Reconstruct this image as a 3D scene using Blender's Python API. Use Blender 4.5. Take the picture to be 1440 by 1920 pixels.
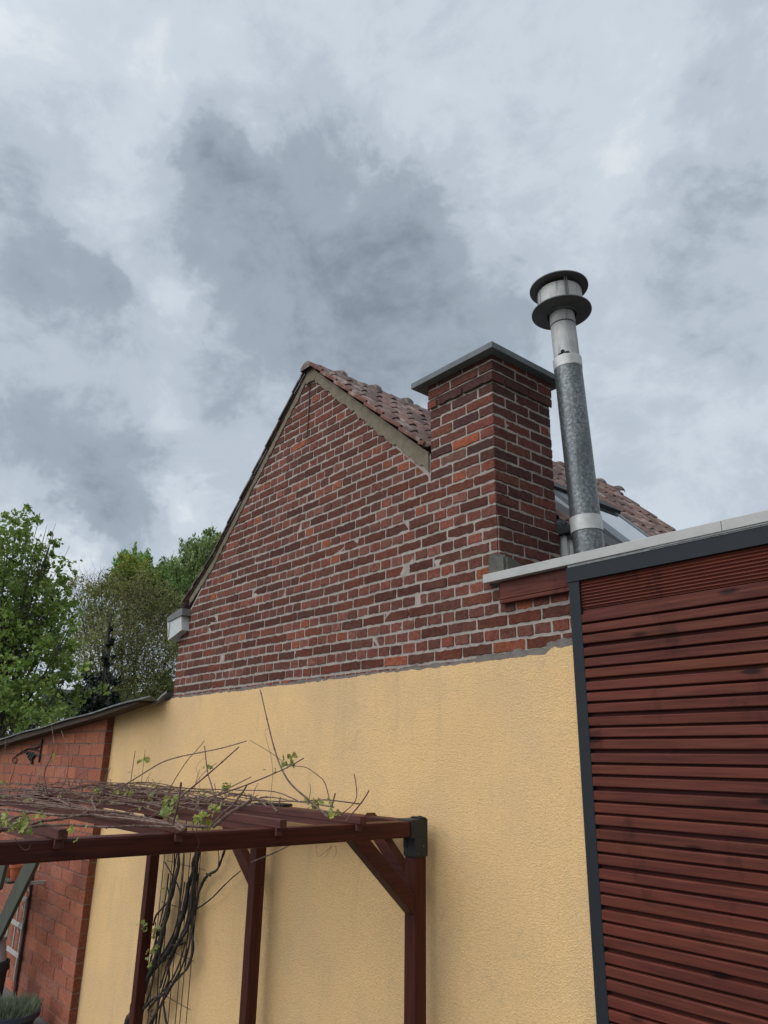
import bpy, bmesh, math, random
import numpy as np
from mathutils import Vector, Matrix, noise
for o in list(bpy.data.objects): bpy.data.objects.remove(o)
S = bpy.context.scene
COL = S.collection
PI = math.pi

# ------------------------------------------------------------------ camera
FPX, PITCH, ROLL, YAW = 1392.97, 0.321833, 0.0172485, 0.8745947
CAM = Vector((0.0, -3.4, 2.75))
cp, sp = math.cos(PITCH), math.sin(PITCH)
FW = Vector((-math.sin(YAW) * cp, math.cos(YAW) * cp, sp))
r0 = Vector((math.cos(YAW), math.sin(YAW), 0)); u0 = r0.cross(FW)
RT = math.cos(ROLL) * r0 + math.sin(ROLL) * u0
UP = -math.sin(ROLL) * r0 + math.cos(ROLL) * u0
cd = bpy.data.cameras.new('camera'); cam = bpy.data.objects.new('camera', cd); COL.objects.link(cam)
M3 = Matrix((RT, UP, -FW)).transposed().to_4x4(); M3.translation = CAM
cam.matrix_world = M3
cd.sensor_fit = 'VERTICAL'; cd.sensor_height = 36; cd.lens = 36 * FPX / 1920
cd.clip_start = 0.05; cd.clip_end = 3000
S.camera = cam

def ray(x, y): return RT * ((x - 720) / FPX) - UP * ((y - 960) / FPX) + FW
def at(x, y, axis, val):            # a measured image point on a known world plane
    d = ray(x, y); return CAM + d * ((val - CAM[axis]) / d[axis])
def far(x, y, dist):                # point at a given horizontal distance from the viewer
    d = ray(x, y); return CAM + d * (dist / math.hypot(d.x, d.y))

# ------------------------------------------------------------------ world
W = bpy.data.worlds.new('World'); S.world = W; W.use_nodes = True
nt = W.node_tree; nt.nodes.clear(); L = nt.links
def N(t, **k):
    n = nt.nodes.new(t)
    for a, b in k.items(): setattr(n, a, b)
    return n
def mth(op, a, b=None, c=None, clamp=False):
    n = N('ShaderNodeMath', operation=op); n.use_clamp = clamp
    for i, v in enumerate((a, b, c)):
        if v is None: continue
        if isinstance(v, (int, float)): n.inputs[i].default_value = v
        else: L.new(v, n.inputs[i])
    return n.outputs[0]
def vmth(op, a, b=None):
    n = N('ShaderNodeVectorMath', operation=op)
    for i, v in enumerate((a, b)):
        if v is None: continue
        if isinstance(v, (tuple, list, Vector)): n.inputs[i].default_value = v
        else: L.new(v, n.inputs[i])
    return n
tc = N('ShaderNodeTexCoord'); gen = tc.outputs['Generated']
def fbm(vec, scale, detail, rough=.55, dist=0.0):
    n = N('ShaderNodeTexNoise'); n.inputs['Scale'].default_value = scale; n.inputs['Detail'].default_value = detail
    n.inputs['Roughness'].default_value = rough; n.inputs['Distortion'].default_value = dist
    L.new(vec, n.inputs['Vector']); return n
w1 = fbm(gen, 3.5, 5, .55)
off = vmth('SUBTRACT', w1.outputs['Color'], (.5, .5, .5)).outputs[0]
sc = N('ShaderNodeVectorMath', operation='SCALE'); L.new(off, sc.inputs[0]); sc.inputs['Scale'].default_value = .09
w2 = fbm(gen, 13, 6, .6)
off2 = vmth('SUBTRACT', w2.outputs['Color'], (.5, .5, .5)).outputs[0]
sc2 = N('ShaderNodeVectorMath', operation='SCALE'); L.new(off2, sc2.inputs[0]); sc2.inputs['Scale'].default_value = .14
warp = vmth('ADD', vmth('ADD', gen, sc.outputs[0]).outputs[0], sc2.outputs[0]).outputs[0]
# cloud masses: (x, y, radius, darkness) measured in the photograph, held as world directions
BL = [(370,280,75,.30),(450,340,130,.24),(600,290,90,.18),(640,380,170,.34),(430,430,170,.16),(780,400,120,.22),(560,560,260,.34),(860,570,210,.34),(720,640,230,.40),(440,560,150,.14),(60,490,120,.26),
      (160,560,110,.26),(60,790,170,.32),(150,860,120,.2),(20,300,100,.24),(150,290,60,.14),(250,930,130,.34),(210,1000,100,.28),(1320,365,90,.30),(1420,330,70,.15),
      (1430,170,90,.18),(540,110,70,.14),(420,40,90,.08),(1390,700,130,.16),(1000,640,170,.16),(1230,480,90,.14),(1330,540,130,.14),(960,50,100,.12),(1150,40,90,.12),(240,560,60,.14),(380,720,90,.14),
      (340,570,55,-.34),(310,790,80,-.2),(350,650,60,-.12),(130,1060,75,-.8),(340,960,50,-.42),(130,130,220,-.16),(130,430,60,-.18),(230,470,45,-.16),
      (1000,260,260,-.16),(1340,850,70,-.16),(240,250,60,-.14),(600,40,120,-.06),(460,250,40,-.14),(1120,830,120,-.06),(1190,300,120,-.12),(480,180,50,-.12)]
acc = None
for (x, y, r, a) in BL:
    d = ray(x, y).normalized(); rr = r / FPX * .86
    ds = vmth('DISTANCE', warp, tuple(d)).outputs['Value']
    q = mth('DIVIDE', ds, rr); q = mth('POWER', q, 2.2); q = mth('MULTIPLY', q, -1.0); q = mth('EXPONENT', q)
    acc = mth('MULTIPLY', q, a) if acc is None else mth('MULTIPLY_ADD', q, a, acc)
map2 = N('ShaderNodeMapping'); map2.inputs['Scale'].default_value = (1, 1, 1.35); map2.inputs['Rotation'].default_value = (.2, .3, 0); L.new(gen, map2.inputs['Vector'])
n2 = fbm(map2.outputs[0], 6.5, 10, .62, .35)
n3 = fbm(map2.outputs[0], 21, 8, .62, .5)
c = mth('MULTIPLY_ADD', n2.outputs['Fac'], .95, -.17)
c = mth('MULTIPLY_ADD', mth('TANH', mth('MULTIPLY', acc, 1.35)), .64, c)
c = mth('MULTIPLY_ADD', mth('SUBTRACT', n3.outputs['Fac'], .5), .28, c)
ramp = N('ShaderNodeValToRGB'); L.new(c, ramp.inputs[0])
cr = ramp.color_ramp; cr.interpolation = 'EASE'
cr.elements[0].position = 0.0; cr.elements[0].color = (.76, .81, .86, 1)
cr.elements[1].position = 1.0; cr.elements[1].color = (.225, .275, .33, 1)
for p, co in ((.2, (.635, .705, .785, 1)), (.42, (.52, .59, .672, 1)), (.66, (.365, .43, .50, 1))):
    e = cr.elements.new(p); e.color = co
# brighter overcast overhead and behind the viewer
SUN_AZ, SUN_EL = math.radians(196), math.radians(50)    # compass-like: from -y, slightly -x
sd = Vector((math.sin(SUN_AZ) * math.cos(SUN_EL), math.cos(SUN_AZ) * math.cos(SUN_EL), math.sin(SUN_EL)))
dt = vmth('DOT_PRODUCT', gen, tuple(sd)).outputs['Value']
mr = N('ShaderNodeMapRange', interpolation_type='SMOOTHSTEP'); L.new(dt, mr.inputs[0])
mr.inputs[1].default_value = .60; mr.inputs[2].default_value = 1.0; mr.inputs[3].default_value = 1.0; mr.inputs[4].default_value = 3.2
sky = N('ShaderNodeTexSky', sky_type='NISHITA'); sky.sun_disc = False
sky.sun_elevation = SUN_EL; sky.sun_rotation = SUN_AZ
skm = N('ShaderNodeVectorMath', operation='SCALE'); L.new(sky.outputs[0], skm.inputs[0]); skm.inputs['Scale'].default_value = .06
mx = N('ShaderNodeMix', data_type='RGBA'); mx.inputs[0].default_value = .93
L.new(skm.outputs[0], mx.inputs[6]); L.new(ramp.outputs[0], mx.inputs[7])
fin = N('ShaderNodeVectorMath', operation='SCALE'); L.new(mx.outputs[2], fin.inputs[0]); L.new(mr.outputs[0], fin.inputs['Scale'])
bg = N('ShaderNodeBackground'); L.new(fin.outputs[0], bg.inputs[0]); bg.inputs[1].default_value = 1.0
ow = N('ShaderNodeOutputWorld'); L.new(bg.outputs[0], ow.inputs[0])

sl = bpy.data.lights.new('sun', 'SUN'); sl.energy = 1.25; sl.angle = math.radians(75); sl.color = (1, .965, .91)
so = bpy.data.objects.new('sun', sl); COL.objects.link(so); so.location = (0, -10, 20)
so.rotation_euler = sd.to_track_quat('Z', 'Y').to_euler()
S.view_settings.view_transform = 'Standard'; S.view_settings.look = 'None'
S.view_settings.exposure = 0.0; S.view_settings.gamma = 1.0

# ------------------------------------------------------------------ helpers
def srgb(r, g, b): return tuple(((v / 255) / 12.92 if v / 255 <= .04045 else ((v / 255 + .055) / 1.055) ** 2.4) for v in (r, g, b))
class MB:
    """collects geometry for ONE mesh object"""
    def __init__(s): s.v = []; s.f = []; s.c = []
    def add(s, vs, fs, col=(1, 1, 1)):
        b = len(s.v); s.v += [tuple(p) for p in vs]; s.f += [tuple(i + b for i in f) for f in fs]; s.c += [col] * len(fs)
    def box(s, x0, x1, y0, y1, z0, z1, bev=0.0, col=(1, 1, 1)):
        if bev <= 0:
            v = [(x, y, z) for x in (x0, x1) for y in (y0, y1) for z in (z0, z1)]
            s.add(v, [(0, 1, 3, 2), (4, 6, 7, 5), (0, 4, 5, 1), (2, 3, 7, 6), (0, 2, 6, 4), (1, 5, 7, 3)], col); return
        bm = bmesh.new(); bmesh.ops.create_cube(bm, size=1)
        for v in bm.verts: v.co = Vector(((x0 + x1) / 2 + v.co.x * (x1 - x0), (y0 + y1) / 2 + v.co.y * (y1 - y0), (z0 + z1) / 2 + v.co.z * (z1 - z0)))
        bmesh.ops.bevel(bm, geom=bm.edges[:], offset=bev, segments=2, affect='EDGES', profile=.6)
        s.bm(bm, col)
    def bm(s, bm, col=(1, 1, 1)):
        bm.verts.index_update(); s.add([v.co.copy() for v in bm.verts], [[v.index for v in f.verts] for f in bm.faces], col); bm.free()
    def bar(s, a, b, w, h, bev=.003, up=Vector((0, 0, 1)), col=(1, 1, 1)):
        """rectangular bar from a to b, w across, h along up"""
        a, b = Vector(a), Vector(b); d = (b - a); ln = d.length; d.normalize()
        x = d.cross(up).normalized(); z = x.cross(d).normalized()
        bm = bmesh.new(); bmesh.ops.create_cube(bm, size=1); m = (a + b) / 2
        for v in bm.verts: c = v.co.copy(); v.co = m + d * c.y * ln + x * c.x * w + z * c.z * h
        if bev: bmesh.ops.bevel(bm, geom=bm.edges[:], offset=bev, segments=2, affect='EDGES', profile=.6)
        s.bm(bm, col)
    def prism(s, poly, f, g, col=(1, 1, 1)):
        """poly: list of 2d points; f(p), g(p): the two cap positions"""
        n = len(poly); s.add([f(p) for p in poly] + [g(p) for p in poly],
            [tuple(range(n)), tuple(range(2 * n - 1, n - 1, -1))] + [(i, i + n, (i + 1) % n + n, (i + 1) % n) for i in range(n)], col)
    def tube(s, pts, rad, seg=8, cap=True, knob=0, col=(1, 1, 1)):
        pts = [Vector(p) for p in pts]; n = len(pts)
        if not isinstance(rad, (list, tuple)): rad = [rad] * n
        vs = []; fs = []; pu = Vector((.3, .2, 1)).normalized()
        for i, p in enumerate(pts):
            d = (pts[min(i + 1, n - 1)] - pts[max(i - 1, 0)])
            if d.length < 1e-9: d = Vector((0, 0, 1))
            d.normalize(); x = pu.cross(d)
            if x.length < 1e-4: x = Vector((1, 0, 0)).cross(d)
            x.normalize(); y = d.cross(x).normalized(); pu = y.cross(d) * -1 if False else pu
            for k in range(seg):
                a = 2 * PI * k / seg; vs.append(p + (x * math.cos(a) + y * math.sin(a)) * rad[i])
        for i in range(n - 1):
            for k in range(seg):
                k2 = (k + 1) % seg; fs.append((i * seg + k, i * seg + k2, (i + 1) * seg + k2, (i + 1) * seg + k))
        if cap: fs += [tuple(range(seg - 1, -1, -1)), tuple(range((n - 1) * seg, n * seg))]
        s.add(vs, fs, col)
    def lathe(s, prof, c, seg=40, axis=None, col=(1, 1, 1)):
        """prof: (r,h) list; closed loop if first==last"""
        c = Vector(c); ax = (axis or Vector((0, 0, 1))).normalized(); x = ax.orthogonal().normalized(); y = ax.cross(x)
        n = len(prof); vs = [c + ax * h + (x * math.cos(2 * PI * k / seg) + y * math.sin(2 * PI * k / seg)) * r for (r, h) in prof for k in range(seg)]
        fs = [(i * seg + k, i * seg + (k + 1) % seg, (i + 1) * seg + (k + 1) % seg, (i + 1) * seg + k) for i in range(n - 1) for k in range(seg)]
        s.add(vs, fs, col)
    def build(s, name, mat, parent=None, smooth=False, **tags):
        me = bpy.data.meshes.new(name); me.from_pydata(s.v, [], s.f)
        ca = me.color_attributes.new('Col', 'FLOAT_COLOR', 'CORNER')
        arr = np.empty((len(me.loops), 4), dtype=np.float32); arr[:, 3] = 1
        cnt = np.array([len(f) for f in s.f]); arr[:, :3] = np.repeat(np.array(s.c, dtype=np.float32).reshape(-1, 3), cnt, axis=0)
        ca.data.foreach_set('color', arr.ravel())
        bm = bmesh.new(); bm.from_mesh(me); bmesh.ops.recalc_face_normals(bm, faces=bm.faces[:]); bm.to_mesh(me); bm.free()
        if smooth:
            me.polygons.foreach_set('use_smooth', [True] * len(me.polygons))
            me.set_sharp_from_angle(angle=math.radians(40)) if hasattr(me, 'set_sharp_from_angle') else None
        me.materials.append(mat); me.update()
        o = bpy.data.objects.new(name, me); COL.objects.link(o)
        if parent: o.parent = parent
        for k, v in tags.items(): o[k] = v
        return o
def thing(name, label, cat, loc=(0, 0, 0), group=None):
    o = bpy.data.objects.new(name, None); COL.objects.link(o); o.location = loc; o.empty_display_size = .2
    o['label'] = label; o['category'] = cat
    if group: o['group'] = group
    return o
class Th:
    """a thing whose parts are given in world coordinates"""
    def __init__(s, name, label, cat, loc, group=None): s.o = thing(name, label, cat, loc, group); s.loc = Vector(loc)
    def part(s, name, mb, mat, parent=None, smooth=False, **t):
        mb.v = [tuple(Vector(p) - s.loc) for p in mb.v]
        return mb.build(name, mat, parent or s.o, smooth, **t)

# ------------------------------------------------------------------ materials
class Mat:
    def __init__(s, name, rough=.8, spec=.3, metal=0.0):
        s.m = bpy.data.materials.new(name); s.m.use_nodes = True; s.t = s.m.node_tree; s.b = s.t.nodes['Principled BSDF']
        s.b.inputs['Roughness'].default_value = rough; s.b.inputs['Specular IOR Level'].default_value = spec; s.b.inputs['Metallic'].default_value = metal
        s.tc = s.t.nodes.new('ShaderNodeTexCoord'); g = s.t.nodes.new('ShaderNodeNewGeometry'); s.pos = g.outputs['Position']
    def n(s, t, **k):
        x = s.t.nodes.new(t)
        for a, b in k.items(): setattr(x, a, b)
        return x
    def l(s, a, b): s.t.links.new(a, b)
    def noise(s, scale, detail=4, rough=.55, stretch=None, vec=None, dist=0):
        x = s.n('ShaderNodeTexNoise'); x.inputs['Scale'].default_value = scale; x.inputs['Detail'].default_value = detail
        x.inputs['Roughness'].default_value = rough; x.inputs['Distortion'].default_value = dist; v = vec or s.pos
        if stretch:
            m = s.n('ShaderNodeMapping'); m.inputs['Scale'].default_value = stretch; s.l(v, m.inputs['Vector']); v = m.outputs[0]
        s.l(v, x.inputs['Vector']); return x.outputs['Fac']
    def voro(s, scale, stretch=None, feature='F1'):
        x = s.n('ShaderNodeTexVoronoi', feature=feature); x.inputs['Scale'].default_value = scale; v = s.pos
        if stretch:
            m = s.n('ShaderNodeMapping'); m.inputs['Scale'].default_value = stretch; s.l(v, m.inputs['Vector']); v = m.outputs[0]
        s.l(v, x.inputs['Vector']); return x.outputs['Distance']
    def rng(s, fac, a, b, c=0.0, d=1.0):
        x = s.n('ShaderNodeMapRange', interpolation_type='SMOOTHSTEP'); s.l(fac, x.inputs[0])
        for i, v in enumerate((a, b, c, d)): x.inputs[i + 1].default_value = v
        return x.outputs[0]
    def ramp(s, fac, stops):
        x = s.n('ShaderNodeValToRGB'); s.l(fac, x.inputs[0]); e = x.color_ramp.elements
        e[0].position, e[0].color = stops[0][0], (*stops[0][1], 1); e[1].position, e[1].color = stops[-1][0], (*stops[-1][1], 1)
        for p, co in stops[1:-1]: y = e.new(p); y.color = (*co, 1)
        return x.outputs[0]
    def mix(s, fac, a, b, mode='MIX'):
        x = s.n('ShaderNodeMix', data_type='RGBA', blend_type=mode)
        if isinstance(fac, (int, float)): x.inputs[0].default_value = fac
        else: s.l(fac, x.inputs[0])
        for i, v in ((6, a), (7, b)):
            if isinstance(v, tuple): x.inputs[i].default_value = (*v[:3], 1)
            else: s.l(v, x.inputs[i])
        return x.outputs[2]
    def math(s, op, a, b, clamp=False):
        x = s.n('ShaderNodeMath', operation=op); x.use_clamp = clamp
        for i, v in enumerate((a, b)):
            if isinstance(v, (int, float)): x.inputs[i].default_value = v
            else: s.l(v, x.inputs[i])
        return x.outputs[0]
    def attr(s): x = s.n('ShaderNodeVertexColor'); x.layer_name = 'Col'; return x.outputs[0]
    def color(s, c):
        if isinstance(c, tuple): s.b.inputs['Base Color'].default_value = (*c[:3], 1)
        else: s.l(c, s.b.inputs['Base Color'])
        return s
    def rough(s, f): s.l(f, s.b.inputs['Roughness']); return s
    def bump(s, h, strength=.5, dist=.01):
        x = s.n('ShaderNodeBump'); x.inputs['Strength'].default_value = strength; x.inputs['Distance'].default_value = dist
        s.l(h, x.inputs['Height']); s.l(x.outputs[0], s.b.inputs['Normal']); return s

def m_brick(name, mortarcol, smear=.55):
    m = Mat(name, .9, .2); a = m.attr()
    n1 = m.noise(38, 5, .65); n2 = m.noise(9, 4, .6); n3 = m.noise(120, 3, .6)
    c = m.mix(m.rng(n1, .35, .7), a, m.mix(1.0, a, (.58, .52, .52), 'MULTIPLY'))
    c = m.mix(m.rng(n2, .50, .80, 0, .55), c, m.mix(1.0, c, (.55, .48, .48), 'MULTIPLY'))
    c = m.mix(m.rng(m.noise(75, 5, .7), .56, .68, 0, .6), c, m.mix(1.0, a, (.38, .36, .38), 'MULTIPLY')); c = m.mix(m.rng(n1, .60, .72, 0, .45), c, m.mix(1.0, a, (1.7, 1.6, 1.5), 'MULTIPLY'))
    s2 = m.noise(24, 6, .7, dist=.6)
    c = m.mix(m.rng(s2, .70, .80, 0, smear), c, mortarcol)
    m.color(c); h = m.math('ADD', m.math('MULTIPLY', n1, 1.0), m.math('MULTIPLY', n3, .5)); m.bump(h, .9, .006); return m.m
def m_mortar(name, col):
    m = Mat(name, .95, .15); n1 = m.noise(14, 6, .65); n2 = m.noise(70, 4, .6); n3 = m.noise(1.6, 4, .6)
    dk = tuple(v * .62 for v in col)
    c = m.mix(m.rng(n1, .35, .7, 0, .7), col, dk)
    c = m.mix(m.rng(n3, .45, .75, 0, .45), c, tuple(v * .7 for v in col))
    m.color(c); m.bump(m.math('ADD', n1, m.math('MULTIPLY', n2, .6)), .9, .008); return m.m
MORT = (.385, .325, .28)
M_BRICK = m_brick('gable_brick', MORT); M_MORT = m_mortar('lime_mortar', MORT)
M_FILLET = m_mortar('cement_fillet', (.215, .175, .125))
M_LUMP = m_mortar('dark_cement', (.125, .118, .10))
M_BLOCK = m_brick('orange_block', (.26, .17, .13), .3); M_BLOCKM = m_mortar('block_joint', (.21, .15, .12))

def m_plaster():
    m = Mat('yellow_plaster', .92, .2)
    big = m.noise(1.1, 5, .6); st = m.noise(2.2, 5, .6, (1.6, 1, .22)); fine = m.noise(55, 4, .6); gr = m.noise(165, 3, .7)
    c = m.mix(m.rng(big, .3, .72), (.815, .52, .24), (.735, .47, .225))
    c = m.mix(m.rng(st, .54, .74, 0, .3), c, (.50, .36, .19))
    c = m.mix(m.rng(m.noise(2.4, 6, .65), .56, .74, 0, .35), c, (.54, .385, .22)); c = m.mix(m.rng(m.noise(.75, 5, .7), .44, .64, 0, .45), c, (.60, .42, .245)); c = m.mix(m.rng(m.noise(4.5, 7, .7, dist=1.2), .60, .66, 0, .25), c, (.45, .35, .22))
    # rain streaks under the top edge near the shed roof
    stv = m.noise(9, 4, .6, (1.0, 1, .12)); c = m.mix(m.rng(stv, .58, .72, 0, .22), c, (.40, .32, .20))
    c = m.mix(m.rng(fine, .50, .72, 0, .35), c, (.48, .32, .13))
    c = m.mix(m.rng(gr, .48, .66, 0, .5), c, (.42, .28, .12))
    dots = m.voro(2.6, (1, 0, 1)); c = m.mix(m.rng(dots, .008, .022, .85, 0), c, (.10, .08, .06))
    m.color(c); gv = m.voro(95); gv2 = m.voro(210); h = m.math('ADD', m.math('MULTIPLY', gv2, .9), m.math('MULTIPLY', gv, .9)); m.bump(h, .55, .0045); return m.m
M_PLAST = m_plaster()

def m_wood(name, base, dark, stretch, rough=.5, spec=.35, knots=True, ks=3.2):
    m = Mat(name, rough, spec); g = m.noise(60, 5, .6, stretch); g2 = m.noise(5, 4, .5, stretch); a = m.attr()
    c = m.mix(m.rng(g, .3, .7), base, dark); c = m.mix(m.rng(g2, .35, .7, 0, .5), c, m.mix(1.0, c, (1.35, 1.15, 1.0), 'MULTIPLY'))
    c = m.mix(1.0, c, a, 'MULTIPLY')
    if knots:
        k = m.voro(ks, (.75, 0, 2.4)); c = m.mix(m.rng(m.noise(3.2, 4, .6, (1.4, 0, .8)), .56, .70, 0, .65), c, tuple(v * .45 for v in dark)); c = m.mix(m.rng(m.noise(2.1, 4, .6, (.5, 0, 5)), .5, .7, 0, .5), c, (base[0] * 1.25, base[1] * 1.35, base[2] * .9)); c = m.mix(m.rng(k, .06, .17, .95, 0), c, tuple(v * .25 for v in dark))
        m.rough(m.rng(g, .2, .8, rough - .08, rough + .15))
    m.color(c); m.bump(g, .35, .003); return m.m
RED, REDD = (.13, .032, .026), (.085, .021, .019)
M_WX = m_wood('red_wood_along_wall', (.116, .031, .0205), (.072, .019, .0135), (.05, 1, 1), .55, .17)
M_PX = m_wood('pergola_wood_x', (.068, .0155, .0095), (.036, .0085, .006), (.05, 1, 1), .5, .22, False)
M_PY = m_wood('pergola_wood_y', (.068, .0155, .0095), (.036, .0085, .006), (1, .05, 1), .5, .22, False)
M_PZ = m_wood('pergola_wood_z', (.068, .0155, .0095), (.036, .0085, .006), (1, 1, .05), .5, .22, False)
M_RAFT = m_wood('weathered_rafter_wood', (.115, .040, .032), (.055, .020, .017), (.05, 1, 1), .7, .25, False)

def m_metal(name, col, rough=.5, metal=.0, mott=.3, sc=14, spec=.4):
    m = Mat(name, rough, spec, metal); n1 = m.noise(sc, 6, .65); n2 = m.noise(sc * 5, 4, .6)
    c = m.mix(m.rng(n1, .35, .7, 0, mott), col, tuple(v * .5 for v in col)); c = m.mix(m.rng(n2, .5, .75, 0, mott * .6), c, tuple(v * .65 for v in col))
    m.color(c); m.bump(n1, .15, .004); return m.m
M_TRIM = m_metal('dark_grey_trim', (.020, .023, .027), .6, 0, .15, 14, .2)
M_COPE = m_metal('pale_aluminium_coping', (.43, .415, .385), .6, 0, .25, 8)
M_CAP = m_metal('grey_concrete_cap', (.16, .17, .175), .8, 0, .35, 9, .2)
M_LEAD = m_metal('dark_lead', (.035, .034, .034), .7, 0, .5, 20)
M_WHITE = m_metal('weathered_white_board', (.50, .50, .48), .65, 0, .3, 25)
M_NOTCH_SHADE = m_metal('bracket_shadow_slot', (.006, .006, .007), .8, 0, .1)
M_BRACK = m_metal('grey_bracket', (.016, .018, .018), .6, 0, .35, 18)
M_STEELT = m_metal('pale_flue_steel', (.40, .39, .37), .5, .35, .5, 11)
M_BAND = m_metal('flue_band_steel', (.50, .49, .46), .45, .35, .45, 22)
M_DISC = m_metal('dark_disc_metal', (.125, .12, .12), .6, .15, .35, 12)
def m_steelt():
    m = Mat('streaked_flue_steel', .5, .4, .3); n1 = m.noise(9, 5, .65); st = m.noise(30, 4, .6, (1, 1, .07)); n2 = m.noise(60, 4, .6)
    c = m.mix(m.rng(n1, .35, .7, 0, .6), (.40, .385, .36), (.24, .23, .215)); c = m.mix(m.rng(st, .52, .68, 0, .75), c, (.13, .125, .12)); c = m.mix(m.rng(n2, .6, .72, 0, .4), c, (.16, .15, .14))
    m.color(c); m.bump(n2, .15, .003); return m.m
M_STEELT = m_steelt()
def m_galv():
    m = Mat('galvanised_flue', .42, .5, .55)
    v = m.voro(46); n1 = m.noise(60, 5, .7); n2 = m.noise(3.5, 4, .6, (1, 1, .5))
    c = m.mix(m.rng(v, .2, .7), (.19, .20, .20), (.11, .118, .118))
    c = m.mix(m.rng(n1, .54, .62, 0, .85), c, (.035, .038, .038)); c = m.mix(m.rng(n2, .4, .65, 0, .55), c, (.06, .068, .066)); c = m.mix(m.rng(m.noise(24, 5, .65, (1, 1, .06)), .54, .66, 0, .6), c, (.045, .05, .048))
    m.color(c); m.bump(n1, .2, .003); return m.m
M_GALV = m_galv()
def m_tile():
    m = Mat('clay_tile', .8, .25); a = m.attr(); n1 = m.noise(13, 5, .6); n2 = m.noise(40, 5, .65)
    c = m.mix(m.rng(n1, .3, .7, 0, .7), a, m.mix(1.0, a, (.5, .48, .5), 'MULTIPLY'))
    c = m.mix(m.rng(n2, .56, .70, 0, .55), c, (.07, .062, .055)); c = m.mix(m.rng(m.noise(26, 4, .6, (.25, 1, .25)), .52, .70, 0, .55), c, (.38, .31, .27)); c = m.mix(m.rng(m.noise(5, 5, .6), .58, .72, 0, .4), c, (.42, .34, .30))
    m.color(c); m.bump(n2, .4, .004); return m.m
M_TILE = m_tile()
def m_glass():
    m = Mat('skylight_glass', .05, .9); m.color((.06, .07, .075)); m.b.inputs['Metallic'].default_value = 0
    m.b.inputs['Coat Weight'].default_value = 1.0; m.b.inputs['Coat IOR'].default_value = 2.2; m.b.inputs['Coat Roughness'].default_value = .03
    return m.m
M_GLASS = m_glass()
def m_leaf(name, c1, c2, rough=.55, trans=.35):
    m = Mat(name, rough, .3); a = m.attr(); n = m.noise(6, 3, .6)
    c = m.mix(m.rng(n, .35, .65), c1, c2); c = m.mix(1.0, c, a, 'MULTIPLY'); m.color(c)
    t = m.n('ShaderNodeBsdfTranslucent'); m.l(c, t.inputs['Color']); ms = m.n('ShaderNodeMixShader'); ms.inputs[0].default_value = trans
    out = [x for x in m.t.nodes if x.type == 'OUTPUT_MATERIAL'][0]
    m.l(m.b.outputs[0], ms.inputs[1]); m.l(t.outputs[0], ms.inputs[2]); m.l(ms.outputs[0], out.inputs['Surface']); return m.m
def m_bark(name, c1, c2, st=(1, 1, .25), sc=40):
    m = Mat(name, .9, .2); n = m.noise(sc, 5, .65, st); m.color(m.mix(m.rng(n, .35, .65), c1, c2)); m.bump(n, .8, .006); return m.m
M_VTRUNK = m_bark('vine_bark', (.075, .062, .052), (.022, .018, .016))
M_CANE = m_bark('vine_cane', (.20, .13, .10), (.085, .052, .042), (1, 1, 1), 30)
M_TRUNK = m_bark('tree_bark', (.085, .075, .058), (.035, .031, .025), (1, 1, .3), 6)
M_VLEAF = m_leaf('young_vine_leaf', (.23, .31, .07), (.32, .36, .12))

# ------------------------------------------------------------------ ground
def m_ground():
    m = Mat('ground', .95, .2); n = m.noise(.5, 6, .6); m.color(m.mix(m.rng(n, .4, .6), (.055, .075, .03), (.09, .085, .05))); m.bump(n, .5, .05); return m.m
def m_pave():
    m = Mat('paving', .85, .25); b = m.n('ShaderNodeTexBrick'); m.l(m.pos, b.inputs['Vector']); b.inputs['Scale'].default_value = 2.2
    b.inputs['Color1'].default_value = (.15, .14, .13, 1); b.inputs['Color2'].default_value = (.11, .105, .098, 1); b.inputs['Mortar'].default_value = (.09, .085, .075, 1)
    b.inputs['Mortar Size'].default_value = .015
    n = m.noise(3, 6, .6); m.color(m.mix(m.rng(n, .4, .7, 0, .5), b.outputs[0], (.13, .125, .11))); m.bump(n, .4, .01); return m.m
g = MB(); g.add([(-900, -900, -.02), (900, -900, -.02), (900, 900, -.02), (-900, 900, -.02)], [(0, 1, 2, 3)])
g.build('ground', m_ground(), kind='structure')
g = MB(); g.add([(-15, -9, 0), (4, -9, 0), (4, .15, 0), (-15, .15, 0)], [(0, 1, 2, 3)]); g.build('pavement', m_pave(), kind='structure')

# ------------------------------------------------------------------ bricks
rnd = random.Random(7)
COURSE = .0787; ZJ = 4.618; BL_ = .2533
PALBR = [((.100, .042, .033), 26), ((.118, .048, .036), 24), ((.135, .053, .039), 20), ((.165, .058, .041), 14), ((.19, .062, .042), 6), ((.23, .072, .044), 1.5), ((.28, .092, .045), .5), ((.078, .037, .032), 12), ((.14, .075, .055), 4)]
def brickcol(r, shade=0.0):
    t = sum(w for _, w in PALBR); k = r.random() * t
    for c_, w in PALBR:
        k -= w
        if k <= 0: break
    j = r.uniform(.85, 1.18) * (1 + shade)
    q_ = tuple(v * j * r.uniform(.95, 1.05) for v in c_); return (q_[0] * 1.12, q_[1] * 1.03, q_[2])
def wallcol(r, header):
    if header: base = r.choice([(.165, .060, .045), (.145, .056, .043), (.19, .066, .047), (.13, .055, .043), (.17, .075, .058), (.115, .048, .038)])
    else: base = r.choice([(.100, .038, .027), (.112, .041, .028), (.088, .035, .026), (.122, .045, .030), (.14, .047, .031), (.104, .046, .034)])
    if r.random() < .03: base = (.235, .080, .045)
    k = r.uniform(.84, 1.2); return (base[0] * k * 1.16, base[1] * k * 1.04, base[2] * k * .96)
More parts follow.
